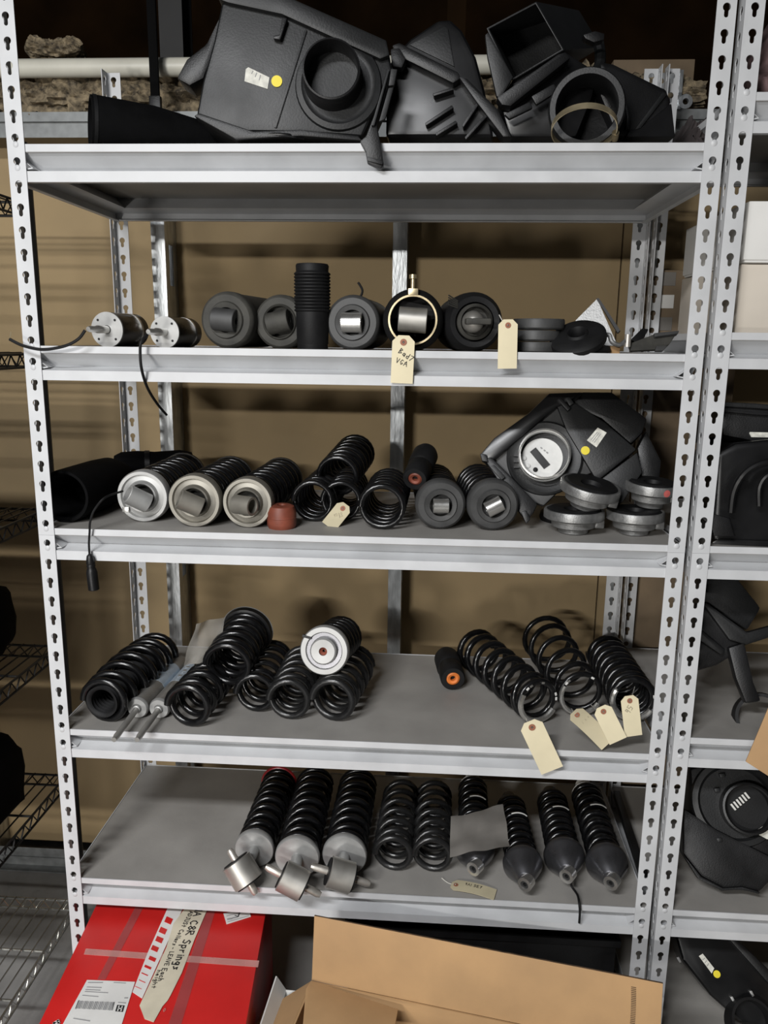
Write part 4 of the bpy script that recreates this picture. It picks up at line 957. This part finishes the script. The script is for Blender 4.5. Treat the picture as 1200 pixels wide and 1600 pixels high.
bolted('spring damper with silver bolted bush, right one of three on the fifth shelf', 538, 1338, 35, 560, 1224, 532, 1367, (486, 1357), (579, 1385))
G6 = 'loose black springs side by side on the fifth shelf'
for lab, x, y, x2, y2 in (('loose dusty coil spring next to the bolted dampers on the fifth shelf', 613, 1338, 626, 1250), ('loose dusty coil spring next to the damper under the grey sheet', 675, 1340, 677, 1252)):
    A, r, B = px_axis(x, y, 33, D5, x2, y2); B = A+(B-A).normalized()*0.25
    spring(lab, A, r, B, 7, 0.0070, 'spring_dusty', group=G6)
G7 = 'coil-over dampers with graphite cones on the fifth shelf'
def cone_damper(label, x, y, rpx, x2, y2, ex, ey, neck='alloy', roll=0):
    A, r, B = px_axis(x, y, rpx, D5, x2, y2); B = A+(B-A).normalized()*min(0.36, (B-A).length)
    o = axis_thing('coil_over', label, 'damper', A, B, G7, roll); L = (B-A).length
    MB().lathe([(r*0.34, -0.036), (r*0.38, -0.036), (r*0.42, -0.034), (r*0.98, 0.008), (r, 0.011), (r, 0.020), (r*0.96, 0.024), (r*0.6, 0.026)], 56).build('cone', 'cone_graphite', o, smooth=28)
    M = Matrix.Translation((0, 0, -0.044)) @ Matrix.Rotation(R(58), 4, 'Y') @ Matrix.Rotation(R(-30), 4, 'X') @ XAX
    e = MB().lathe([(0.0150, -0.010), (0.0150, 0.010), (0.0085, 0.0105), (0.0085, -0.0105)], 28, M, closed=True).build('eye', 'bright_steel', o)
    MB().lathe([(0.0087, -0.008), (0.0087, 0.008), (0.004, 0.008), (0.004, -0.008)], 20, M, closed=True).build('bearing', 'dark_steel', e)
    MB().tube([(0, 0, -0.028), (0, 0, -0.036)], 0.010, 14).build('eye_stem', 'bright_steel', o)
    spring(None, None, r*0.86, None, 8.5, 0.0066, parent=o, z0=0.026, L=L*0.86-0.026, r1=r*0.84)
    MB().lathe([(r*0.45, 0.03), (r*0.45, L*0.6), (r*0.28, L*0.6), (r*0.28, L*0.86)], 24).build('body', 'dark_steel', o)
    MB().lathe([(r*0.78, L*0.86), (r*0.6, L*0.88), (r*0.42, L*0.89), (r*0.42, L), (0, L)], 28).build('neck', neck, o)
    MB().tube([Vector((r*0.87*math.cos(t), r*0.87*math.sin(t), L*0.50+0.008*t)) for t in [1.3+0.1*i for i in range(12)]], 0.0014, 5).build('glint_arc', 'label_paper', o)  # pale arc put in for white highlights and wire bits on the coils
    return o, A, r
o6, A6, r6 = cone_damper('coil-over damper half covered by a loose grey plastic sheet', 742, 1334, 31, 738, 1216, 735, 1350, 'white_card')
cone_damper('short coil-over damper with graphite cone, left of the three at right', 818, 1357, 31, 795, 1246, 823, 1387, 'cone_graphite')
o8, A_, r_ = cone_damper('coil-over damper with a black cable, middle of the three at right', 883, 1345, 32, 859, 1238, 887, 1370, 'cone_graphite')
cone_damper('coil-over damper with white neck, rightmost on the fifth shelf', 950, 1355, 33, 911, 1226, 957, 1385, 'white_card')
cable('black cable trailing over the fifth shelf edge from the middle coil-over', [A_+Vector((0.006, -0.05, -0.006)), atz(893, 1384, D5+0.012), atz(902, 1398, D5+0.008), at(905, 1412, -0.004), at(906, 1426, -0.006), at(905, 1442, -0.006)], 0.0024)
zs = D5+2*r6+0.012
sheet('plastic_sheet', 'loose grey plastic sheet lying over a coil-over on the fifth shelf', 'sheet', [atz(704, 1279, zs), atz(786, 1256, zs), atz(797, 1323, zs-0.012), atz(703, 1339, zs-0.012)], 'grey_sheet', amp=0.005, seed=8)
manila_tag('scribbled manila tag lying on the fifth shelf in front of the sheet', atz(705, 1382, D5+0.003), atz(774, 1398, D5+0.003), 0.034, Vector((0, 0, 1)), [('9ABC', 0.3, 0.12, 0.007, -1.6), ('SE7', 0.5, 0.1, 0.007, -1.6)], curl=0.004, mt='manila_dull', to=atz(690, 1372, D5+0.004))
a = atz(958, 1240, D5+0.01); b = atz(1002, 1375, D5+0.01)
o = thing('shade_strip', 'long black strip standing for the shaded side beam at the right end of the fifth shelf', 'bar', (a.x, a.y, D5))
MB().prism([Vector((0, 0, 0)), Vector((0.016, 0, 0)), b-a+Vector((0.016, 0, 0)), b-a], (0, 0, 0.018)).build('bar', 'black_plastic', o, bevel=0.002)  # black strip put in where the side beam is dark with shade
o.children[0].location.z = 0.001 - 0.01 + 0.01

# ================================================================== boxes at the bottom
def quadbox(o, name, mt, top, z0, bevel=0.003):
    c = o.location; P = [p-c for p in top]
    return MB().prism(P, (0, 0, z0-top[0].z)).build(name, mt, o, bevel=bevel)
zt = 0.345
c0, c1, c2, c3 = atz(150, 1412, zt), atz(416, 1428, zt), atz(383, 1606, zt), atz(58, 1606, zt)
# square it up about the mean left and right sides
ax = ((c0-c3).normalized()+(c1-c2).normalized()).normalized(); ay = Vector((-ax.y, ax.x, 0))
cm = (c0+c1+c2+c3)/4
wd = abs((c1-c0).dot(ay)+(c2-c3).dot(ay))/2; 
f0 = cm+ax*0.235; f3 = cm-ax*0.25
T0, T1, T2, T3 = f0+ay*wd/2, f0-ay*wd/2, f3-ay*wd/2, f3+ay*wd/2
o = thing('red_box', 'big red carton with shipping label and masking tape under the lowest shelf', 'box', (cm.x, cm.y, DB)); c = o.location
quadbox(o, 'carton', 'red_carton', [T0, T1, T2, T3], DB, 0.004)
nz = Vector((0, 0, 1))
def on_top(o, name, mt, px, lift, th=0.0006): 
    z = zt+lift; return MB().prism([atz(x, y, z)-c for x, y in px], (0, 0, -th)).build(name, mt, o, smooth=0)
on_top(o, 'seam_tape', 'clear_tape', [(134, 1482), (405, 1501), (403, 1511), (131, 1491)], 0.0012)
on_top(o, 'cover_tape', 'grey_tape', [(213, 1414), (226, 1414), (165, 1530), (152, 1530)], 0.0010)
on_top(o, 'cover_tape', 'grey_tape', [(323, 1420), (337, 1421), (282, 1604), (262, 1604)], 0.0010)
st = on_top(o, 'address_strip', 'label_paper', [(264, 1414), (288, 1414), (222, 1560), (207, 1550), (231, 1488)], 0.0016)
for i, (x, y, s_) in enumerate(((263.5, 1438, 4.5), (254.5, 1454, 4.4), (249, 1468, 4.2), (242, 1482, 4.2), (238, 1498, 3), (231, 1511, 2), (226, 1522, 0.9), (222, 1533, 0.7), (216, 1543, 0.5))):
    h_ = (8.5, 8.0, 7.5, 7.0, 5.5, 3.5, 1.4, 1.0, 0.7)[i]/2
    on_top(st, 'print', 'red_carton', [(x-5+h_*0.45, y-2.2-h_), (x+5+h_*0.45, y+2.2-h_), (x+5-h_*0.45, y+2.2+h_), (x-5-h_*0.45, y-2.2+h_)], 0.0022, 0.0004)
tp = on_top(o, 'masking_tape', 'masking_tape', [(292, 1415), (325, 1418), (303, 1470), (284, 1520), (267, 1554), (262, 1563), (254, 1572), (240, 1597), (226, 1592), (218, 1571), (240, 1524), (250, 1502), (260, 1480), (271, 1443)], 0.0022)
tl = lambda x, y: atz(x, y, zt+0.0027)-c
mb = MB()
def write_line(text, xa, ya, xb, yb, hpx, gap=0.25):
    P = tl(xa, ya); Q = tl(xb, yb); ux = (Q-P).normalized(); uy = Vector((-ux.y, ux.x, 0)); sz = hpx*mpp(P+c)
    w0 = sum(max([p[0] for pl_ in GLY[ch] for p in pl_], default=0.35)+gap for ch in text)*sz
    ux = ux*((Q-P).length/w0)
    for pl_ in strokes(text, P, ux, uy, sz, gap): mb.ribbon(pl_, sz*0.14, nz, 0.0004)
write_line('NA C8R Springs', 307, 1417, 268, 1517, 11)
write_line('ADJUSt Collars', 296, 1424, 268, 1478, 6.5)
write_line('- LEAVE', 268, 1480, 256, 1510, 6.5)
write_line('Each', 254, 1513, 246, 1534, 7.5)
write_line('height', 246, 1516, 236, 1546, 6)
mb.build('handwriting', 'ink', tp, smooth=0)
lb = on_top(o, 'shipping_label', 'label_paper', [(136, 1531), (211, 1534), (189, 1604), (96, 1604)], 0.0016)
mb = MB()
def bar(x0, y0, x1, y1, wpx, m_=None):
    (m_ or mb).ribbon([tl(x0, y0)-Vector((0, 0, 0.0004)), tl(x1, y1)-Vector((0, 0, 0.0004))], wpx*mpp(tl(x0, y0)+c), nz, 0.0003)
for x0, y0, x1, y1, w_ in ((138, 1535, 160, 1535, 1.6), (136, 1542, 158, 1543, 1.4), (134, 1546, 156, 1547, 1.4), (133, 1549, 168, 1551, 1.4), (129, 1555, 153, 1557, 1.4), (178, 1535, 196, 1536, 1.2), (195, 1559, 199, 1559, 2), (185, 1566, 196, 1567, 1.5), (115, 1591, 140, 1595, 1.6)): bar(x0, y0, x1, y1, w_)
tag(mb.build('print', 'grey_ink', lb, smooth=0), kind='stuff')
mb = MB()
for i in range(22):
    t = i/21; x = 120+56*t; bar(x+2.5, 1564+2*t, x-2, 1575+3*t, 0.9+0.5*((i*7) % 3))
bar(123, 1563, 118, 1576, 1.6); bar(178, 1566, 175, 1578, 1.6)
mb.build('barcode', 'grey_ink', lb, smooth=0)
bx = on_top(lb, 'mark_panel', 'dark_steel', [(183, 1570), (195, 1571), (192, 1581), (180, 1580)], 0.0020, 0.0003)
mb = MB(); bar(186, 1572, 184, 1579, 1.7); bar(191, 1572.5, 189, 1579.5, 1.7); bar(185, 1575.5, 190, 1576, 1.5)
for ob in [mb.build('print', 'label_paper', bx, smooth=0)]: ob.location.z = 0.0004
l2 = on_top(o, 'small_label', 'label_paper', [(349, 1427), (388, 1420), (392, 1432), (354, 1444)], 0.0016)
mb = MB(); bar(354, 1431, 372, 1427, 1); bar(356, 1436, 362, 1435, 3); bar(364, 1434, 370, 1433, 2.4); bar(356, 1440, 388, 1431, 0.8)
tag(mb.build('print', 'grey_ink', l2, smooth=0), kind='stuff')
mb = MB(); bar(376, 1421, 372, 1432, 1.4); bar(372, 1432, 367, 1430, 1.2); mb.build('pen_tick', 'ink', l2, smooth=0)
mb = MB()
for pl_ in strokes('e', tl(81, 1602)-Vector((0, 0, 0.001)), Vector((1, 0, 0)), Vector((0, 1, 0)), 0.019): mb.ribbon(pl_, 0.0042, nz, 0.0004)
mb.build('logo', 'label_paper', o, smooth=0)
mb = MB()
for pl_ in strokes('0', tl(254, 1580)-Vector((0, 0, 0.001)), Vector((1, 0, 0)), Vector((0, 1, 0)), 0.0075): mb.ribbon(pl_, 0.0012, nz, 0.0004)
mb.build('round_mark', 'clear_tape', o, smooth=0)
# open kraft carton with flaps up
zc = 0.33
HA = atz(487, 1532, zc); HB = atz(813, 1600, zc); hd = (HB-HA).normalized(); perp = Vector((hd.y, -hd.x, 0))
if perp.y > 0: perp = -perp
Lc = 0.50; th = 0.004; wide = 0.36
o = thing('cardboard_box', 'open brown cardboard carton with raised flaps standing in front of the shelving', 'box', HA+hd*Lc/2+perp*wide/2-Vector((0, 0, zc)))
c = o.location; B1 = HA+hd*Lc
fl = HA-c; fr = B1-c
def panel(name, poly, vec, par=o, bev=0.0008): 
    p_ = MB().prism(poly, vec).build(name, 'kraft', par, bevel=bev); return p_
zz = Vector((0, 0, -zc+0.002))
panel('wall', [fl, fr, fr+zz, fl+zz], perp*th)
panel('wall', [fl+perp*wide, fr+perp*wide, fr+perp*wide+zz, fl+perp*wide+zz], perp*th)
panel('wall', [fl, fl+perp*wide, fl+perp*wide+zz, fl+zz], hd*th)
panel('wall', [fr, fr+perp*wide, fr+perp*wide+zz, fr+zz], -hd*th)
panel('base', [fl+zz, fr+zz, fr+perp*wide+zz, fl+perp*wide+zz], (0, 0, th))
# back flap, leaning away from the aisle a little
dflap = (Vector((0, 0, 1))+(-perp)*0.30).normalized()
nfl = hd.cross(dflap).normalized()
if nfl.dot(perp) < 0: nfl = -nfl
tA = atpl(491, 1431, HA, nfl); tB = atpl(1036, 1537, HA, nfl); tC = atpl(1018, 1612, HA, nfl); tD = atpl(860, 1612, HA, nfl)
bf = panel('flap', [HA-c, tA-c, tB-c, B1+(tB-tA)*0.0-c+hd*max(0.0, (tB-B1).dot(hd)) , ], -nfl*th)
mbx = MB()
e0, e1 = tA-c, tB-c
mbx.prism([e0, e1, e1+dflap*0.0005, e0+dflap*0.0005], -nfl*th*1.02).build('cut_edge', 'kraft_edge', bf, smooth=0)
mb = MB()
for i in range(26):
    t = i/25; x = 990+3*math.sin(t*2)-t*6+ (1036-990)*0; y = 1542+70*t
    if i % 1 == 0: mb.ribbon([atpl(x-3.5, y, HA+nfl*0.0004, nfl)-c, atpl(x+3.5, y+1.4, HA+nfl*0.0004, nfl)-c], 0.0012, nfl, 0.0005)
mb.build('staple_row', 'kraft_edge', bf, smooth=0)
# left flap hanging outwards, front flap folded
lf = [HA-c, HA+perp*wide-c, HA+perp*(wide-0.01)-hd*0.10+Vector((0, 0, -0.085))-c, HA+perp*0.01-hd*0.10+Vector((0, 0, -0.085))-c]
panel('flap', lf, (0, 0, -th))
i0 = HA+perp*0.004
sf = [i0-c+Vector((0, 0, 0.004)), atz(622, 1577, zc+0.002)-c, atz(610, 1640, zc+0.012)-c, atz(470, 1640, zc+0.012)-c, atz(478, 1545, zc+0.004)-c]
panel('flap', sf, (0, 0, -th))
panel('flap', [fl+perp*wide, fr+perp*wide, fr+perp*(wide+0.12)+Vector((0, 0, -0.08)), fl+perp*(wide+0.12)+Vector((0, 0, -0.08))], (0, 0, -th))
# white carton between the red one and the kraft one
za = 0.28
a0, a1 = atz(445, 1546, za), atz(478, 1543, za)
o = thing('white_box', 'open white carton squeezed between the red carton and the cardboard box', 'box', (a0.x, a0.y, 0.001)); c = o.location
h = za-0.001; dY = Vector((-0.02, -0.34, 0)); wv = Vector((0.085, -0.004, 0)); t_ = 0.003; up = Vector((0, 0, h))
for poly, v in (([Vector(), wv, wv+up, up], (0, -t_, 0)), ([dY, dY+wv, dY+wv+up, dY+up], (0, t_, 0)), ([Vector(), dY, dY+up, up], (t_, 0, 0)), ([wv, dY+wv, dY+wv+up, wv+up], (-t_, 0, 0)), ([Vector(), wv, dY+wv, dY], (0, 0, t_))):
    MB().prism(poly, v).build('wall', 'white_card', o, bevel=0.0006)
MB().prism([up, up+dY, up+dY+Vector((-0.018, 0, 0.030)), up+Vector((-0.018, 0, 0.030))], (0.0025, 0, 0)).build('flap', 'white_card', o)
# dark crate on the bottom deck behind the kraft carton
a = at(545, 1450, 0.10); b = at(960, 1460, 0.10)
o = thing('plastic_crate', 'black plastic crate on the bottom deck behind the cardboard carton', 'crate', (a.x, 0.08, DB)); W_ = b.x-a.x
MB().box((0, 0, 0), (W_, 0.30, 0.008)).build('base', 'black_plastic', o)
for s_ in (0, 0.292): MB().box((0, s_, 0.008), (W_, s_+0.008, 0.19)).build('wall', 'black_plastic', o, bevel=0.001)
for s_ in (0, W_-0.008): MB().box((s_, 0.008, 0.008), (s_+0.008, 0.292, 0.19)).build('wall', 'black_plastic', o, bevel=0.001)
MB().box((-0.008, -0.008, 0.19), (W_+0.008, 0.0, 0.205)).box((-0.008, 0.30, 0.19), (W_+0.008, 0.308, 0.205)).box((-0.008, 0, 0.19), (0.0, 0.30, 0.205)).box((W_, 0, 0.19), (W_+0.008, 0.30, 0.205)).build('rim', 'black_plastic', o)

# ================================================================== things on the right-hand unit
RXo = 1.230
a = at(1186, 100, 0.10)
tag(fluff('cloth_bundle', None, 1.262, 1.42, E1+0.07, 0.062, 0.12, 0.10, 24, 31), 'crumpled rose-brown cloth on the top shelf of the right unit', 'cloth').data.materials[0] = MATS['rose_cloth']
a = at(1158, 416, 0.035)
o = tag(MB().box((0, 0, 0), (0.34, 0.34, 0.117)).build('cardboard_box', 'cream_card', bevel=0.003), 'cream carton under the white one on the second shelf of the right unit', 'box'); o.location = (a.x, 0.035, E2+0.001)
MB().box((0.10, -0.001, 0.03), (0.22, 0.0, 0.09)).build('panel_print', 'white_card', o)
o = thing('white_box', 'white lidded carton on top of the cream one, right unit', 'box', (a.x+0.002, 0.028, E2+0.1195))
MB().box((0, 0, 0), (0.335, 0.34, 0.094)).build('body', 'white_card', o, bevel=0.003)
MB().box((-0.003, -0.003, 0.004), (0.338, 0.343, 0.100)).build('lid', 'white_card', o, bevel=0.003)
# brown parts box seen between the posts
xa = at(1030, 440, 0.36).x
o = thing('parts_box', 'brown box wrapped in cloudy film seen behind the right rear post', 'box', (1.290, 0.25, E2+0.001))
MB().box((-0.03, 0, 0), (0.0, 0.20, 0.0)).build('body', 'kraft_dark', o) if False else MB().box((0, 0, 0), (0.04, 0.19, 0.15)).build('body', 'kraft_dark', o, bevel=0.003)
MB().box((-0.002, 0.05, 0.004), (0.042, 0.11, 0.152)).build('film_band', 'clear_film', o, bevel=0.002)
o = thing('parts_box', 'tall brown box standing on the wall head side behind the right rear post', 'box', (1.215, 0.485, 0))
MB().box((0, 0, 1.16), (0.22, 0.10, 1.50)).build('lower_carton', 'kraft_dark', o, bevel=0.003)
MB().box((0.0, 0, 1.51), (0.22, 0.10, 1.72)).build('upper_carton', 'kraft_dark', o, bevel=0.003)
MB().box((0, 0.01, 0), (0.22, 0.09, 1.16)).build('stand', 'kraft_dark', o, bevel=0.003)
for i, z in enumerate((1.535, 1.585, 1.635, 1.685)):
    MB().box((0.03, -0.002, z), (0.065, 0.0, z+0.03)).build('film_patch', 'label_paper' if i % 2 == 0 else 'grey_sheet', o, bevel=0.0008)
# black lids on the third shelf of the right unit
n = FN(-0.1, -1, 0.12); P0 = at(1170, 760, 0.04)
o = thing('plastic_housing', 'glossy black housing with rounded arch on the third shelf, right unit', 'housing', (P0.x, 0.10, E3))
pp(o, 'body', 'gloss_plastic', [(1118, 708), (1150, 692), (1230, 684), (1330, 690), (1330, 858), (1124, 858), (1112, 840)], P0, n, 0, 0.22, 0.014, 4)
pp(o, 'foot_rail', 'gloss_plastic', [(1112, 848), (1122, 842), (1330, 850), (1330, 860), (1124, 860)], P0, n, 0.008, 0.03, 0.003)
pp(o, 'mounting_tab', 'black_plastic', [(1092, 806), (1118, 804), (1140, 810), (1148, 838), (1116, 838), (1112, 822)], P0, n, 0.030, 0.008, 0.002)
cable(None, [at(1142, 800, 0.015), at(1146, 770, 0.01), at(1156, 748, 0.005), at(1172, 732, 0.005), at(1196, 722, 0.005), at(1230, 718, 0.005)], 0.006, 'gloss_plastic', 'arch_bead', o)
cable(None, [at(1186, 790, 0.012), at(1187, 760, 0.01), at(1200, 742, 0.008), at(1225, 736, 0.008)], 0.005, 'gloss_plastic', 'arch_bead', o)
n = FN(-0.05, -1, 0.2); P0 = at(1170, 660, 0.10)
o = thing('plastic_lid', 'black plastic tray-like lid lying on the arched housing, right unit', 'tray', (P0.x, 0.15, E3+0.19))  # a loose lid with a tray-like shape
pp(o, 'top', 'black_plastic', [(1130, 632), (1200, 634), (1330, 646), (1330, 690), (1180, 690), (1128, 680)], P0, n, 0, 0.2, 0.008)
pp(o, 'lip', 'worn_plastic', [(1128, 628), (1180, 630), (1330, 642), (1330, 648), (1180, 638), (1128, 635)], P0, n, 0.008, 0.02, 0.002)
pp(o, 'lip', 'black_plastic', [(1128, 639), (1180, 643), (1330, 652), (1330, 656), (1180, 648), (1128, 643)], P0, n, 0.010, 0.02, 0.001)
pp(o, 'badge', 'worn_label', [(1171, 677), (1172, 675), (1330, 679), (1330, 686), (1174, 683)], P0, n, 0.004, 0.002)
# fourth shelf of the right unit
n = FN(-0.12, -1, 0.35); P0 = at(1150, 980, 0.16)
o = thing('air_duct', 'black moulded air duct with a looped mouth on the fourth shelf, right unit', 'duct', (P0.x, 0.2, E4))
pp(o, 'body', 'worn_plastic', [(1100, 900), (1150, 900), (1190, 950), (1168, 986), (1106, 946), (1092, 930)], P0, n, 0, 0.12, 0.008)
pp(o, 'shoulder', 'black_plastic', [(1085, 940), (1112, 950), (1150, 988), (1170, 1006), (1150, 1022), (1120, 1040), (1085, 1050)], P0, n, 0.03, 0.10, 0.008)
pp(o, 'flange', 'worn_plastic', [(1096, 940), (1108, 944), (1168, 988), (1240, 968), (1240, 984), (1166, 1008), (1140, 1000)], P0, n, 0.045, 0.03, 0.005)
pp(o, 'rib', 'worn_plastic', [(1088, 982), (1096, 984), (1134, 1016), (1128, 1024), (1092, 1000)], P0, n, 0.05, 0.03, 0.004)
pp(o, 'arm', 'black_plastic', [(1138, 1012), (1164, 1004), (1178, 1066), (1190, 1096), (1166, 1100), (1150, 1060)], P0, n, 0.05, 0.03, 0.006)
cc = at(1190, 1122, 0.07); k = mpp(cc)
MB().lathe([(33*k, 0), (38*k, 0), (42*k, 0.03), (37*k, 0.03)], 40, axis_M(cc-o.location, cc-o.location+Vector((0.25, 0.8, -0.45))), closed=True).build('mouth_ring', 'black_rubber', o)
P = at(1195, 1150, -0.09); zc_ = at(1166, 1190, -0.09).z
o = thing('cardboard_box', 'brown cardboard flap corner poking in at the right edge of the photo', 'box', (at(1166, 1190, -0.11).x, -0.11, 0))
c = o.location; n = FN(-0.3, -1, 0.25); P0 = at(1190, 1160, -0.11)
pp(o, 'flap', 'kraft', [(1165, 1190), (1208, 1088), (1330, 1010), (1330, 1270), (1215, 1222)], P0, n, 0, 0.004, 0.0008)
q = at(1225, 1230, -0.07)-c
MB().box((q.x+0.16, -0.03, 0.0), (q.x+0.40, 0.06, q.z-0.03)).build('body', 'kraft', o, bevel=0.002)
# fifth shelf of the right unit
n = FN(-0.15, -1, 0.55); P0 = at(1150, 1270, 0.12)
o = thing('air_box', 'black air box with a round accordion-lined port on the fifth shelf, right unit', 'air box', (P0.x, 0.2, E5))
pp(o, 'body', 'black_plastic', [(1076, 1200), (1100, 1192), (1240, 1200), (1240, 1340), (1190, 1372), (1122, 1338), (1082, 1300)], P0, n, 0, 0.10, 0.012, 3)
pp(o, 'lower_body', 'black_plastic', [(1068, 1262), (1120, 1296), (1200, 1336), (1240, 1340), (1188, 1394), (1130, 1390), (1096, 1370), (1068, 1334)], P0, n, 0.012, 0.07, 0.008)
pp(o, 'foot_lip', 'black_plastic', [(1068, 1336), (1096, 1370), (1130, 1388), (1160, 1386), (1188, 1394), (1187, 1397), (1158, 1390), (1128, 1392), (1092, 1374)], P0, n, 0.022, 0.03, 0.0015)
k = mpp(P0)
pl(o, 'port_collar', 'worn_plastic', 1148, 1254, P0, n, 0.0, [(66*k, 0), (64*k, 0.008), (56*k, 0.010), (52*k, 0.004), (0, 0.004)], 48)
pl(o, 'port', 'black_plastic', 1164, 1262, P0, n, 0.0, [(33*k, -0.004), (33*k, 0.034), (35*k, 0.036), (38*k, 0.035), (39*k, 0.0)], 48)
pl(o, 'port_floor', 'black_rubber', 1164, 1262, P0, n, 0.0, [(34*k, 0.006), (0, 0.005)], 36)
for i in range(6):
    x = 1146+i*4.3; y = 1262-i*3.6
    pp(o, 'pleat', 'filter_white', [(x-5, y-5), (x-2.5, y-6.5), (x+5, y+3), (x+2.5, y+4.5)], P0, n, 0.013, 0.006, 0.0005)
for x, y in ((1128, 1211), (1120, 1234), (1124, 1312)):
    pp(o, 'clip', 'worn_plastic', [(x-4, y-2), (x+4, y-3), (x+6, y+3), (x-2, y+4)], P0, n, 0.016, 0.012, 0.001)
pp(o, 'label', 'worn_label', [(1178, 1300), (1192, 1291), (1240, 1300), (1240, 1318), (1198, 1311)], P0, n, 0.0138, 0.0012)
# floor level of the right unit
n = FN(-0.1, -1, 0.6); P0 = at(1120, 1510, 0.10)
o = thing('air_duct', 'black air duct with label and yellow dot at the bottom of the right unit', 'duct', (P0.x, 0.14, EB))
pp(o, 'body', 'gloss_plastic', [(1056, 1464), (1072, 1456), (1140, 1462), (1204, 1530), (1240, 1560), (1240, 1612), (1160, 1600), (1110, 1556), (1066, 1500)], P0, n, 0, 0.09, 0.010, 3)
pp(o, 'spine', 'black_plastic', [(1134, 1462), (1146, 1462), (1240, 1552), (1240, 1566), (1200, 1536)], P0, n, 0.012, 0.03, 0.004)
for x, y in ((1060, 1500), (1144, 1562), (1174, 1553)):
    pp(o, 'clip', 'alloy', [(x-3, y-4), (x+1, y-5), (x+5, y+3), (x+2, y+5)], P0, n, 0.010, 0.012, 0.001)
cc = atpl(1168, 1598, P0+n*0.01, n)-o.location
MB().lathe([(30*k, -0.01), (34*k, -0.01), (34*k, 0.03), (30*k, 0.03)], 40, axis_M(cc, cc+Vector((0.1, -0.7, 0.7))), closed=True).build('mouth_ring', 'black_rubber', o)
sticker_set(o, P0, n, 0.0012, [(1092, 1494), (1098, 1490), (1116, 1513), (1112, 1521)], (1120, 1522), 0.0075)

# ================================================================== things on the wire rack
def lump(name, label, x, y, Y, rx, ry, rz, zdeck):
    P = at(x, y, Y); n_ = 20; vs = []; fs = []
    from mathutils import noise
    m_ = 12
    for j in range(m_+1):
        t = math.pi*j/m_
        for k_ in range(n_):
            a_ = 2*math.pi*k_/n_
            def se(v, p): return math.copysign(abs(v)**p, v)
            q = Vector((se(math.sin(t), .55)*se(math.cos(a_), .55), se(math.sin(t), .55)*se(math.sin(a_), .55), se(math.cos(t), .55)))
            q = q*(1+0.10*noise.noise(q*2.2+Vector((x, 0, 0))))
            vs.append((q.x*rx, q.y*ry, max(0, rz+q.z*rz)))
    for j in range(m_):
        for k_ in range(n_): fs.append((j*n_+k_, j*n_+(k_+1) % n_, (j+1)*n_+(k_+1) % n_, (j+1)*n_+k_))
    o = thing(name, label, 'bag', (P.x, Y, zdeck))
    MB().add(vs, fs).build('sack', 'black_fabric', o, smooth=50)
    MB().tube(smooth_path([(-rx*0.5, -ry*0.6, rz*1.7), (-rx*0.3, -ry*0.7, rz*2.0), (rx*0.3, -ry*0.7, rz*2.0), (rx*0.5, -ry*0.6, rz*1.7)], 6), 0.006, 8).build('handle', 'black_fabric', o)
    return o
lump('black_bag', 'black bag on the middle wire shelf at the left edge of the photo', -62, 1008, 0.19, 0.105, 0.10, 0.085, 0.829)
lump('black_bag', 'black bag on the lower black wire shelf at the left edge of the photo', -60, 1230, 0.10, 0.115, 0.11, 0.095, 0.485)
for zb_, h_, lab in ((1.1665, 0.305, 'upper'), (0.8285, 0.285, 'middle'), (0.4845, 0.285, 'lower')):
    o = thing('storage_bin', 'black lidded storage bin on the %s wire shelf just outside the left edge' % lab, 'bin', (-0.90, -0.145, zb_), 'storage bins on the wire rack'); D_ = 0.22 if lab == 'upper' else 0.125
    MB().box((0, 0, 0), (0.70, D_, 0.006)).build('base', 'black_plastic', o)
    for a_, b_ in (((0, 0, 0.006), (0.70, 0.005, h_-0.02)), ((0, D_-0.005, 0.006), (0.70, D_, h_-0.02)), ((0, 0.005, 0.006), (0.005, D_-0.005, h_-0.02)), ((0.695, 0.005, 0.006), (0.70, D_-0.005, h_-0.02))):
        MB().box(a_, b_).build('wall', 'black_plastic', o)
    MB().box((-0.008, -0.004, h_-0.02), (0.708, D_+0.004, h_)).build('lid', 'black_plastic', o, bevel=0.004)
